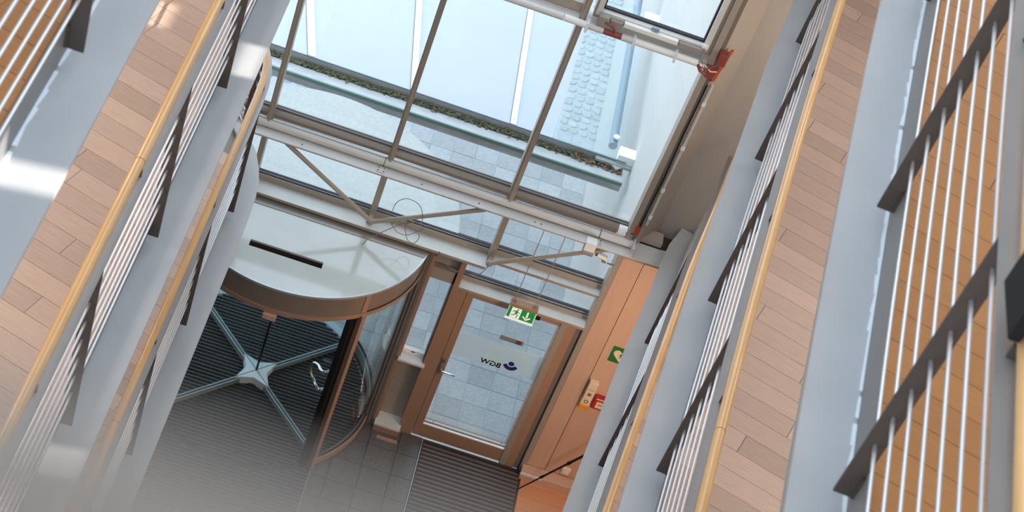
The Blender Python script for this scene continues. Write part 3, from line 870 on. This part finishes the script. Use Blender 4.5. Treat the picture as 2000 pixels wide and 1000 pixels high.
# ------------------------------------------------------------------ mats
def ribbed_mat(name, outline_fn, y0, y1, pitch, ribw, base_poly, label, rib_mat, loc):
    root = MB().poly(base_poly, 0.0, 0.004).build(name, 'mat_dark', loc=loc, label=label, cat='door mat')
    mb = MB(); y = y0
    while y < y1:
        for x0, x1 in outline_fn(y + ribw / 2):
            if x1 - x0 > 0.02:
                # rib with a slightly rounded back
                mb.prism3([(x0, y, 0.004), (x1, y, 0.004), (x1, y + ribw, 0.004), (x0, y + ribw, 0.004)],
                          [(x0, y + ribw * .2, 0.014), (x1, y + ribw * .2, 0.014), (x1, y + ribw * .8, 0.014), (x0, y + ribw * .8, 0.014)])
        y += pitch
    mb.build('ribs', rib_mat, root, kind='stuff')
    return root
ribbed_mat('door_mat', lambda y: [(1.225, 2.235)], -1.72, -0.05, 0.054, 0.026, [(1.21, -1.75), (2.25, -1.75), (2.25, -0.035), (1.21, -0.035)],
           'brown ribbed door mat in front of the glazed side door', 'mat_rib_brown', (1.73, -0.9, 0))
MB().box(1.205, 1.212, -1.75, -0.035, 0.0, 0.012).build('edge_strip', 'alu', bpy.data.objects['door_mat'])
def circ_x(y, r=1.115):
    d = r * r - (y - C2[1])**2
    return [(C2[0] - math.sqrt(d), C2[0] + math.sqrt(d))] if d > 0 else []
ribbed_mat('door_mat', circ_x, -1.0, 1.18, 0.046, 0.018, [(C2[0] + 1.10 * math.cos(2 * math.pi * k / 64), C2[1] + 1.10 * math.sin(2 * math.pi * k / 64)) for k in range(64)],
           'round dark ribbed mat on the floor inside the revolving door', 'mat_rib', (C2[0], C2[1], 0))
def front_x(y):
    d = 1.2 * 1.2 - (y - C2[1])**2
    if d <= 0: return [(-1.4, 0.225)]
    xr = C2[0] + math.sqrt(d); xl = C2[0] - math.sqrt(d)
    out = []
    if xr < 0.225: out.append((xr, 0.225))
    if xl > -1.4: out.append((-1.4, xl))
    return out
arc = [(C2[0] + 1.2 * math.cos(rad(a)), C2[1] + 1.2 * math.sin(rad(a))) for a in range(-132, -46, 4)]
ribbed_mat('door_mat', front_x, -3.5, -0.82, 0.046, 0.02, [(-1.39, -3.55), (0.228, -3.55), (0.228, arc[-1][1])] + arc[::-1][1:-1] + [(-1.39, arc[0][1])],
           'large grey ribbed mat in the hall before the revolving door', 'mat_rib', (-0.6, -2.2, 0))
MB().box(0.228, 0.236, -3.55, -0.84, -0.01, 0.010).build('edge_strip', 'alu', bpy.data.objects['door_mat.002'])

# ------------------------------------------------------------------ fittings of the front
ex = empty('exit_sign', (1.605, -0.1, 2.16), 'green and white emergency exit sign hanging on two thin rods above the side door', 'sign')
MB().box(1.475, 1.74, -0.135, -0.055, 2.225, 2.265).build('housing', 'frame_door', ex, bevel=0.004)
MB().box(1.472, 1.742, -0.13, -0.123, 2.075, 2.24).build('edge_frame', 'strip_white', ex)
MB().box(1.484, 1.730, -0.134, -0.130, 2.092, 2.228).build('green_face', 'sign_green', ex)
MB().box(1.508, 1.600, -0.136, -0.134, 2.096, 2.224).build('white_field', 'sign_white', ex)
MB().box(1.470, 1.744, -0.14, -0.125, 2.068, 2.078).build('light_bar', 'sign_white', ex)
man = MB()
def px(pts, y0=-0.1375, y1=-0.136):
    man.polyxz(pts, y0, y1)
px([(1.566 + 0.009 * math.cos(2 * math.pi * k / 12), 2.207 + 0.009 * math.sin(2 * math.pi * k / 12)) for k in range(12)])
px([(1.548, 2.192), (1.566, 2.196), (1.572, 2.17), (1.562, 2.152), (1.548, 2.156), (1.545, 2.175)])
px([(1.552, 2.194), (1.532, 2.190), (1.522, 2.172), (1.528, 2.168), (1.538, 2.182), (1.552, 2.184)])
px([(1.566, 2.192), (1.582, 2.176), (1.592, 2.178), (1.592, 2.172), (1.580, 2.168), (1.566, 2.180)])
px([(1.550, 2.158), (1.540, 2.138), (1.516, 2.134), (1.516, 2.127), (1.546, 2.129), (1.560, 2.154)])
px([(1.556, 2.156), (1.574, 2.138), (1.566, 2.108), (1.574, 2.106), (1.583, 2.140), (1.566, 2.160)])
man.build('running_figure', 'sign_green', ex)
ar = MB()
ar.polyxz([(1.655, 2.215), (1.671, 2.215), (1.671, 2.14), (1.655, 2.14)], -0.136, -0.134)
ar.polyxz([(1.663, 2.104), (1.663, 2.122), (1.632, 2.152), (1.622, 2.142)], -0.136, -0.134)
ar.polyxz([(1.663, 2.104), (1.704, 2.142), (1.694, 2.152), (1.663, 2.122)], -0.136, -0.134)
ar.build('arrow', 'sign_white', ex)
for x in (1.505, 1.702):
    MB().cyl((x, -0.095, 2.265), (x, -0.095, 3.222), 0.0045, 8).build('hanging_rod', 'frame_bronze', ex)
    MB().box(x - 0.02, x + 0.02, -0.105, -0.085, 2.265, 2.275).build('rod_foot', 'frame_dark', ex)

sc = empty('security_camera', (2.12, -0.05, 3.03), 'small white security camera on an arm at the right window jamb', 'camera')
MB().tube([(2.03, -0.07, 3.10), (2.045, -0.068, 3.10), (2.12, -0.06, 3.075)], 0.026, 14).build('camera_body', 'white_plastic', sc, smooth=True)
MB().cyl((2.018, -0.071, 3.103), (2.031, -0.07, 3.10), 0.02, 14).build('lens', 'black', sc)
MB().tube([(2.09, -0.062, 3.06), (2.10, -0.055, 3.02), (2.215, -0.02, 2.99)], 0.008, 8).build('arm', 'cable_grey', sc, smooth=True)
MB().tube([(2.12, -0.06, 3.07), (2.14, -0.06, 3.02), (2.17, -0.05, 2.97), (2.2, -0.03, 2.98)], 0.004, 6).build('lead', 'white_plastic', sc, smooth=True)
MB().box(2.09, 2.12, -0.07, -0.045, 3.03, 3.05).build('swivel', 'frame_dark', sc)

# loose cable coil at the sill
co = MB()
pts = []
for k in range(0, 44):
    a = k / 43 * 2 * math.pi * 2.1 + 2.0
    r = 0.10 + 0.012 * math.sin(3 * a)
    pts.append((0.38 + r * 1.05 * math.cos(a) + 0.06 * math.sin(a * 0.5), -0.115 - 0.01 * math.sin(a * 1.3), 2.70 + r * 0.9 * math.sin(a) + 0.05 * math.cos(a * .5)))
co.tube(pts, 0.0035, 6)
cab = empty('cable_coil', (0.38, -0.115, 2.68), 'loose thin cable coiled at the sill by the truss joint above the canopy', 'cable')
co.build('coil', 'cable_grey', cab, smooth=True)
MB().tube(soft([(0.18, -0.115, 2.86), (0.19, -0.115, 2.96), (0.24, -0.11, 3.03), (0.31, -0.11, 3.05), (0.39, -0.11, 3.02), (0.44, -0.115, 2.94), (0.465, -0.12, 2.84)]), 0.0035, 6).build('loop', 'cable_grey', cab, smooth=True)
MB().tube(soft([(0.34, -0.125, 2.80), (0.22, -0.14, 2.68), (0.12, -0.17, 2.58), (0.05, -0.22, 2.53), (0.02, -0.25, 2.475)]), 0.0035, 6).build('tail', 'cable_grey', cab, smooth=True)
wire = MB().tube(soft([(0.70, -0.10, 2.56), (0.74, -0.09, 2.47), (0.84, -0.085, 2.40), (0.94, -0.085, 2.38), (1.06, -0.09, 2.41), (1.12, -0.095, 2.45), (1.16, -0.10, 2.57)]), 0.004, 6)
wire.build('cable', 'cable_grey', smooth=True, label='single thin cable sagging below the sill beside the drum canopy', cat='cable', loc=(0.93, -0.09, 2.4))

# conduit along the upper transom with clips and the red boxes
cn = empty('conduit', (1.2, -0.045, 5.36), 'white cable conduit clipped along the upper transom below the open sash', 'conduit')
for a, b, m in ((-0.6, 0.98, 'beam_paint'), (0.985, 1.18, 'white_plastic'), (1.185, 1.32, 'beam_paint'), (1.475, 1.58, 'beam_paint'), (1.585, 1.94, 'white_plastic'), (1.945, 2.13, 'white_plastic')):
    MB().cyl((a, -0.045, 5.37), (b, -0.045, 5.37), 0.030, 14).build('conduit_length', m, cn, smooth=True)
MB().cyl((1.32, -0.045, 5.368), (1.475, -0.045, 5.368), 0.026, 12).build('red_sleeve', 'red_paint', cn, smooth=True, label='red sleeve between the white lengths')
for x in (1.182, 1.582, 1.942):
    MB().box(x - 0.010, x + 0.010, -0.085, -0.01, 5.32, 5.41).build('clip', 'white_plastic', cn)
MB().tube([(1.31, -0.06, 5.46), (1.37, -0.08, 5.46), (1.40, -0.075, 5.43), (1.405, -0.06, 5.39)], 0.010, 8).build('red_lead', 'red_paint', cn, smooth=True)
rb = empty('junction_box', (2.30, -0.03, 5.4), 'red junction boxes with loose wires on the wall at the right end of the conduit', 'junction box')
MB().box(2.27, 2.345, -0.06, 0.02, 5.415, 5.53).build('upper_box', 'red_paint', rb, bevel=0.006)
MB().box(2.222, 2.295, -0.065, 0.0, 5.27, 5.365).build('lower_box', 'red_paint', rb, bevel=0.006)
MB().prism3([(2.30, 0.00, 5.20), (2.335, 0.03, 5.20), (2.335, 0.04, 5.20), (2.30, 0.02, 5.20)], [(2.345, 0.00, 5.55), (2.375, 0.03, 5.55), (2.375, 0.04, 5.55), (2.345, 0.02, 5.55)]).build('back_plate', 'orange_red', rb)
MB().tube([(2.13, -0.05, 5.37), (2.17, -0.08, 5.33), (2.22, -0.07, 5.31)], 0.014, 8).build('wire', 'red_paint', rb, smooth=True)
MB().tube([(2.12, -0.06, 5.38), (2.19, -0.09, 5.40), (2.25, -0.09, 5.36), (2.30, -0.08, 5.37)], 0.006, 6).build('wire', 'print_cream', rb, smooth=True)
MB().tube([(2.14, -0.06, 5.36), (2.20, -0.10, 5.37), (2.27, -0.09, 5.43)], 0.006, 6).build('wire', 'red_paint', rb, smooth=True)
MB().tube([(2.14, -0.01, 5.52), (2.13, -0.05, 5.45), (2.16, -0.06, 5.40), (2.20, -0.08, 5.37)], 0.003, 6).build('wire', 'cable_grey', rb, smooth=True)

# vertical cable trunk down the right jamb
ct = empty('cable', (2.33, 0.0, 3.4), 'thin pale cable trunk with clips running down the right window jamb', 'cable')
MB().tube([(2.335, 0.03, 5.16), (2.335, 0.03, 3.52)], 0.014, 8).build('trunk', 'beam_paint', ct, smooth=True)
for z in (4.95, 4.45, 3.95, 3.62):
    MB().box(2.318, 2.352, 0.01, 0.05, z - 0.018, z + 0.018).build('clip', 'white_plastic', ct)
MB().tube([(2.29, 0.0, 5.16), (2.285, -0.005, 4.6), (2.295, 0.0, 4.1), (2.285, 0.0, 3.5), (2.26, 0.0, 3.40), (2.2, 0.02, 3.36)], 0.008, 6).build('dark_cable', 'black', ct, smooth=True)
MB().box(2.255, 2.30, -0.01, 0.05, 3.40, 3.50).build('connector', 'orange_red', ct)
MB().box(2.36, 2.56, 0.12, 0.26, 3.236, 3.29).build('duct_box', 'plaster_beige', beam)

# signs and switches on the timber wall
ad = empty('aed_sign', (2.64, 0.0, 1.93), 'green square sign with a pale heart and flash on the timber wall', 'sign')
MB().box(2.545, 2.745, -0.008, -0.0005, 1.83, 2.03).build('plate', 'aed_green', ad)
hx, hz = 2.645, 1.935
heart = []
for k in range(28):
    t = 2 * math.pi * k / 28
    heart.append((hx + 0.0048 * 16 * math.sin(t)**3, hz + 0.0052 * (13 * math.cos(t) - 5 * math.cos(2 * t) - 2 * math.cos(3 * t) - math.cos(4 * t))))
MB().polyxz(heart, -0.0095, -0.008).build('heart', 'print_cream', ad)
MB().polyxz([(hx + 0.012, hz + 0.045), (hx - 0.024, hz - 0.002), (hx - 0.002, hz - 0.002), (hx - 0.016, hz - 0.045), (hx + 0.026, hz + 0.012), (hx + 0.004, hz + 0.012)], -0.0105, -0.0095).build('flash', 'aed_green', ad)
cb = empty('control_box', (2.53, 0.0, 1.18), 'narrow pale control box with an amber lower lens on the timber wall', 'control box')
MB().box(2.478, 2.57, -0.055, 0.0, 1.21, 1.53).build('casing', 'print_cream', cb, bevel=0.006)
MB().box(2.474, 2.48, -0.058, 0.0, 1.30, 1.53).build('side_plate', 'cable_grey', cb)
MB().box(2.476, 2.572, -0.058, 0.0, 1.15, 1.21).build('amber_lens', 'orange_glow', cb, bevel=0.006, label='amber lens at the foot')
kk = MB()
for k in range(20):
    a0, a1 = 2 * math.pi * k / 20, 2 * math.pi * (k + 1) / 20
    kk.polyxz([(2.525 + .022 * math.cos(a0), 1.265 + .022 * math.sin(a0)), (2.525 + .022 * math.cos(a1), 1.265 + .022 * math.sin(a1)), (2.525 + .016 * math.cos(a1), 1.265 + .016 * math.sin(a1)), (2.525 + .016 * math.cos(a0), 1.265 + .016 * math.sin(a0))], -0.058, -0.055)
kk.build('key_ring', 'slot_brown', cb)
MB().box(2.508, 2.542, -0.057, -0.055, 1.35, 1.362).box(2.508, 2.542, -0.057, -0.055, 1.37, 1.382).build('button_mark', 'slot_brown', cb)
MB().box(2.49, 2.56, -0.0565, -0.055, 1.43, 1.432).build('panel_joint', 'slot_brown', cb)
fa = empty('fire_alarm', (2.66, 0.0, 1.22), 'red fire alarm call point beside the pale control box', 'alarm button')
MB().box(2.59, 2.73, -0.045, 0.0, 1.19, 1.36).build('casing', 'alarm_red', fa, bevel=0.006)
MB().box(2.625, 2.705, -0.048, -0.045, 1.215, 1.30).build('glass_field', 'print_cream', fa)
MB().polyxz([(2.64, 1.252), (2.652, 1.264), (2.665, 1.268), (2.678, 1.264), (2.69, 1.252), (2.68, 1.256), (2.665, 1.258), (2.65, 1.256)], -0.0495, -0.048).build('mark', 'slot_brown', fa)
MB().box(2.61, 2.71, -0.0465, -0.045, 1.325, 1.34).build('text_line', 'print_cream', fa)
so_ = empty('wall_socket', (2.655, 0.0, 0.16), 'small pale wall socket low on the timber wall', 'socket')
MB().box(2.61, 2.70, -0.04, 0.0, 0.16, 0.25).build('casing', 'print_cream', so_, bevel=0.01)
MB().box(2.63, 2.68, -0.042, -0.04, 0.18, 0.23).build('cover', 'white_plastic', so_)
MB().box(2.352, 2.356, -0.003, 0.0, 0.104, 0.12).build('skirting_tip', 'white_plastic', bb)
# black telescopic pole
pole = empty('telescopic_pole', (2.245, -0.27, 0.0), 'black telescopic pole leaning to the right from the mat edge', 'pole')
A = Vector((2.245, -0.275, 0.01)); B = Vector((3.05, -0.45, 1.62))
d = (B - A)
MB().cyl(A, A + d * 0.20, 0.008, 10).build('tube_section', 'black', pole, smooth=True)
MB().cyl(A + d * 0.20, A + d * 0.42, 0.0105, 10).build('tube_section', 'black', pole, smooth=True)
MB().cyl(A + d * 0.42, B, 0.0135, 10).build('tube_section', 'black', pole, smooth=True)
for t, r in ((0.20, 0.014), (0.42, 0.017)):
    MB().cyl(A + d * (t - 0.012), A + d * (t + 0.012), r, 12).build('clamp_ring', 'black', pole, smooth=True)
MB().sphere(A, 0.013, 8).build('rubber_foot', 'black', pole, smooth=True)
# inferred walkway railing; top rod sized and placed to blur into corner haze
e_ = mw.translation + cr * (-1000 / 3664.7 * 0.13) + cd * (420 / 3664.7 * 0.13) + cf * 0.13
cen = e_
xa, xb = -0.93, 1.25
wk = empty('railing', (0.15, cen.y, 12.85), 'slim grey railing of the crossing walkway, thinned to blur into haze in the lower left corner', 'railing', 'gallery railings')
MB().tube([(xa, cen.y, cen.z), (xb, cen.y, cen.z)], 0.0050, 16).build('top_rod', 'rail_grey', wk, smooth=True)
for x in (xa + 0.02, xb - 0.02):
    MB().box(x - 0.006, x + 0.006, cen.y - 0.03, cen.y + 0.03, 12.85, cen.z + 0.006).build('post', 'post_steel', wk)
for k in range(5):
    MB().tube([(xa, cen.y - 0.02, 13.0 + 0.15 * k), (xb, cen.y - 0.02, 13.0 + 0.15 * k)], 0.0066, 8).build('rod', 'rod_steel', wk, smooth=True)
MB().box(xa, xb, -15.4, cen.y - 0.05, 12.55, 12.85).build('floor', 'slab', kind='structure')
# dark shape of unknown kind, built as a soft box on the handrail
p_, n_ = PATHS[('right', 2)].at(-9.05, 0.183)
dark_object = empty('dark_object', (p_.x, p_.y, LV[2][1] + 1.262), 'unidentified black object on the handrail at the right picture edge', 'dark_object')
bz = LV[2][1]
bgm = MB().box(1.60, 1.86, -9.17, -8.93, bz + 1.265, bz + 1.47)
bgm.build('object_body', 'black_cloth', dark_object, bevel=0.02)
MB().box(1.562, 1.598, -9.16, -8.94, bz + 1.25, bz + 1.46).build('flap', 'black_cloth', dark_object, bevel=0.008)
MB().tube([(1.70, -9.14, bz + 1.47), (1.70, -9.10, bz + 1.53), (1.70, -9.0, bz + 1.53), (1.70, -8.96, bz + 1.47)], 0.012, 8).build('strap', 'black_cloth', dark_object, smooth=True)

# ------------------------------------------------------------------ outdoors
WX = 2.33
pav = MB().box(-8, WX + 0.3, 0.14, 16, -0.25, -0.004).build('floor', 'paving_joint', kind='structure')
T = 0.27
TX0 = 1.5 - 8 * T
for i in range(0, 12):
    for j in range(-1, 19):
        x0 = TX0 + i * T; y0 = 0.37 + j * T
        x1 = min(x0 + T, WX)
        if x0 > WX - 0.05 or y0 < 0.08: continue
        xc, yc = (x0 + x1) / 2, y0 + T / 2
        if (xc - C2[0])**2 + (yc - C2[1])**2 < 1.05**2: continue
        if y0 > 4.6 and xc < -0.55: continue
        tile('paving_tile', pav, 'paving_tile', x0 + 0.0012, x1 - 0.0012, y0 + 0.0012, y0 + T - 0.0012, -0.012, 0.0, 0.0015)
# cobbles further out
rr = random.Random(11)
def cobble_mesh(k):
    r2 = random.Random(k); n = 7
    pts = []
    for i in range(n):
        a = 2 * math.pi * (i + r2.uniform(-.2, .2)) / n
        q = 1 / max(abs(math.cos(a)), abs(math.sin(a)))**0.7
        pts.append((0.5 * q * math.cos(a) * r2.uniform(.86, 1), 0.5 * q * math.sin(a) * r2.uniform(.86, 1)))
    mb = MB(); b = [(x, y, 0) for x, y in pts]; m_ = [(x, y, 0.02) for x, y in pts]; t_ = [(x * .8, y * .8, 0.032) for x, y in pts]
    mb.prism3(b, m_); mb.prism3(m_, t_)
    return mb.mesh('cobblestone', 'cobble')
cob = [cobble_mesh(k) for k in range(6)]
def put_cobble(x, y, s, ry=None):
    o = inst('cobblestone', rr.choice(cob), pav, (x, y, -0.02 + rr.uniform(-.004, .004)), rr.choice((0, math.pi / 2, math.pi, -math.pi / 2)) + rr.uniform(-.08, .08))
    o.scale = (s, s, 1)
n_c = 0
y = 5.52
while y < 9.6:
    for i in range(4):
        put_cobble(1.83 + 0.06 + i * 0.125 + (0.02 if int(y * 10) % 2 else 0), y + rr.uniform(-.01, .01), 0.125); n_c += 1
    y += 0.135
y = 4.75
while y < 8.2:
    x = -2.3
    while x < (-0.56 if y < 5.4 else 0.2):
        if n_c < 298:
            put_cobble(x + rr.uniform(-.015, .015), y + rr.uniform(-.015, .015), 0.205); n_c += 1
        x += 0.215
    y += 0.215
# slabs between the cobble areas
for j in range(7):
    tile('paving_slab', pav, 'paving_tile', 0.35, 1.05, 5.52 + j * 0.62, 5.52 + j * 0.62 + 0.61, -0.012, 0.0)
    tile('paving_slab', pav, 'paving_tile', 1.06, 1.76, 5.52 + j * 0.62, 5.52 + j * 0.62 + 0.61, -0.012, 0.0)

MB().box(WX, WX + 0.3, 0.5, 16, -0.2, 9.0).build('wall_outside', 'outer_wall', kind='structure')

# glass entrance canopy
cpz = 2.50
cp = empty('entrance_canopy', (0.5, 2.0, cpz), 'glass entrance canopy with sky reflection painted into its panes and a mossy gutter outside the glass front', 'canopy')
bot = [(-2.3, 2.06), (-1.06, 2.06), (0.0, 2.06), (1.04, 2.06), (1.485, 2.06)]
topp = [(-3.1, 4.7), (-1.78, 4.7), (-0.44, 4.7), (0.87, 4.7), (1.60, 4.7)]
for i in range(4):
    a, b, c, d2 = bot[i], bot[i + 1], topp[i + 1], topp[i]
    MB().prism3([(a[0], a[1], cpz), (b[0] - 0.004, b[1], cpz), (c[0] - 0.004, c[1], cpz + 0.05), (d2[0], d2[1], cpz + 0.05)],
                [(a[0], a[1], cpz + 0.012), (b[0] - 0.004, b[1], cpz + 0.012), (c[0] - 0.004, c[1], cpz + 0.062), (d2[0], d2[1], cpz + 0.062)]).build('glass_panel', 'glass_canopy', cp)
MB().prism3([(1.489, 2.06, cpz), (2.2, 2.06, cpz), (2.2, 4.7, cpz + 0.05), (1.604, 4.7, cpz + 0.05)], [(1.489, 2.06, cpz + 0.012), (2.2, 2.06, cpz + 0.012), (2.2, 4.7, cpz + 0.062), (1.604, 4.7, cpz + 0.062)]).build('glass_panel', 'glass_canopy_clear', cp)
for i, wdt in ((1, 0.075), (2, 0.06), (3, 0.055)):
    b, c = bot[i], topp[i]
    s = MB().prism3([(b[0] - 0.005, b[1], cpz + 0.013), (b[0] + wdt, b[1], cpz + 0.013), (c[0] + wdt, c[1], cpz + 0.063), (c[0] - 0.005, c[1], cpz + 0.063)],
                    [(b[0] - 0.005, b[1], cpz + 0.024), (b[0] + wdt, b[1], cpz + 0.024), (c[0] + wdt, c[1], cpz + 0.074), (c[0] - 0.005, c[1], cpz + 0.074)]).build('joint_strip', 'strip_white', cp)
    MB().prism3([(b[0] - 0.012, b[1], cpz + 0.012), (b[0] - 0.004, b[1], cpz + 0.012), (c[0] - 0.004, c[1], cpz + 0.062), (c[0] - 0.012, c[1], cpz + 0.062)],
                [(b[0] - 0.012, b[1], cpz + 0.02), (b[0] - 0.004, b[1], cpz + 0.02), (c[0] - 0.004, c[1], cpz + 0.07), (c[0] - 0.012, c[1], cpz + 0.07)]).build('joint_seal', 'frame_dark', s)
    sc_ = MB()
    for k in range(9):
        t = (k + 0.25) / 9
        x = b[0] + (c[0] - b[0]) * t + wdt * 0.5; yy = b[1] + (c[1] - b[1]) * t; z = cpz + 0.024 + 0.05 * t
        sc_.cyl((x, yy, z), (x, yy, z + 0.004), 0.008, 8)
    sc_.build('screws', 'alu', s, kind='stuff')
gx0, gx1 = -2.5, 2.26
gut = MB().box(gx0, gx1, 1.76, 2.10, cpz - 0.13, cpz - 0.12).box(gx0, gx1, 2.08, 2.10, cpz - 0.12, cpz - 0.01)
gut.prism3([(gx0, 1.775, cpz - 0.12), (gx1, 1.775, cpz - 0.12), (gx1, 1.985, cpz - 0.12), (gx0, 1.985, cpz - 0.12)], [(gx0, 1.775, cpz - 0.02), (gx1, 1.775, cpz - 0.02), (gx1, 1.985, cpz - 0.085), (gx0, 1.985, cpz - 0.085)])
gt = gut.build('gutter', 'gutter_zinc', cp)
MB().box(gx0, gx1, 1.755, 1.775, cpz - 0.055, cpz - 0.014).build('gutter_lip', 'gutter_green', gt)
MB().box(gx0, gx1, 2.06, 2.075, cpz - 0.004, cpz + 0.004).build('panel_nose', 'gutter_green', gt)
mo = MB(); r3 = random.Random(3)
for k in range(2200):
    x = r3.uniform(gx0 + 0.6, 1.55) if k < 2050 else r3.uniform(1.5, 2.0)
    yy = min(2.055, max(1.93, 2.035 + r3.gauss(0, 0.026)))
    mo.sphere((x, yy, cpz - 0.10 + r3.uniform(0, .03)), r3.uniform(0.006, 0.016), 3, (1.3, 1, .8))
mo.build('moss', 'moss', gt, kind='stuff')
lv = MB()
for k in range(110):
    x = r3.uniform(1.7, 2.24) if k < 90 else r3.uniform(-1, 1.6); yy = r3.uniform(1.94, 2.06); z = cpz - 0.075 + r3.uniform(0, .03)
    a = r3.uniform(0, 6.28); s1, s2 = r3.uniform(.015, .03), r3.uniform(.008, .015)
    u = Vector((math.cos(a), math.sin(a), r3.uniform(-.4, .4))); v = Vector((-math.sin(a), math.cos(a), r3.uniform(-.4, .4)))
    c = Vector((x, yy, z))
    q = [c - u * s1, c + v * s2, c + u * s1, c - v * s2]
    lv.prism3([tuple(p - Vector((0, 0, .001))) for p in q], [tuple(p + Vector((0, 0, .001))) for p in q])
lv.build('dead_leaves', 'leaf_brown', gt, kind='stuff')
MB().cyl((2.10, 2.30, cpz - 0.03), (2.04, 8.0, cpz + 0.10), 0.045, 14).build('side_beam', 'tube_blue', cp, smooth=True, label='blue-grey steel side tube')
MB().cyl((2.11, 2.37, cpz + 0.03), (2.11, 2.37, cpz + 0.05), 0.034, 18).build('glass_fixing', 'white_plastic', cp, smooth=True, label='round white glass fixing')
for yb in (2.12, 4.55):
    b_ = MB().box(2.16, 2.33, yb - 0.05, yb + 0.10, cpz - 0.03, cpz + 0.07).build('wall_bracket', 'strip_white', cp)
    MB().box(1.95, 2.33, yb - 0.10, yb - 0.05, cpz - 0.05, cpz - 0.02).prism3([(2.18, yb - .16, cpz - .05), (2.24, yb - .10, cpz - .05), (2.12, yb - .10, cpz - .05)], [(2.18, yb - .16, cpz - .03), (2.24, yb - .10, cpz - .03), (2.12, yb - .10, cpz - .03)]).build('bracket_arm', 'alu_green', b_)
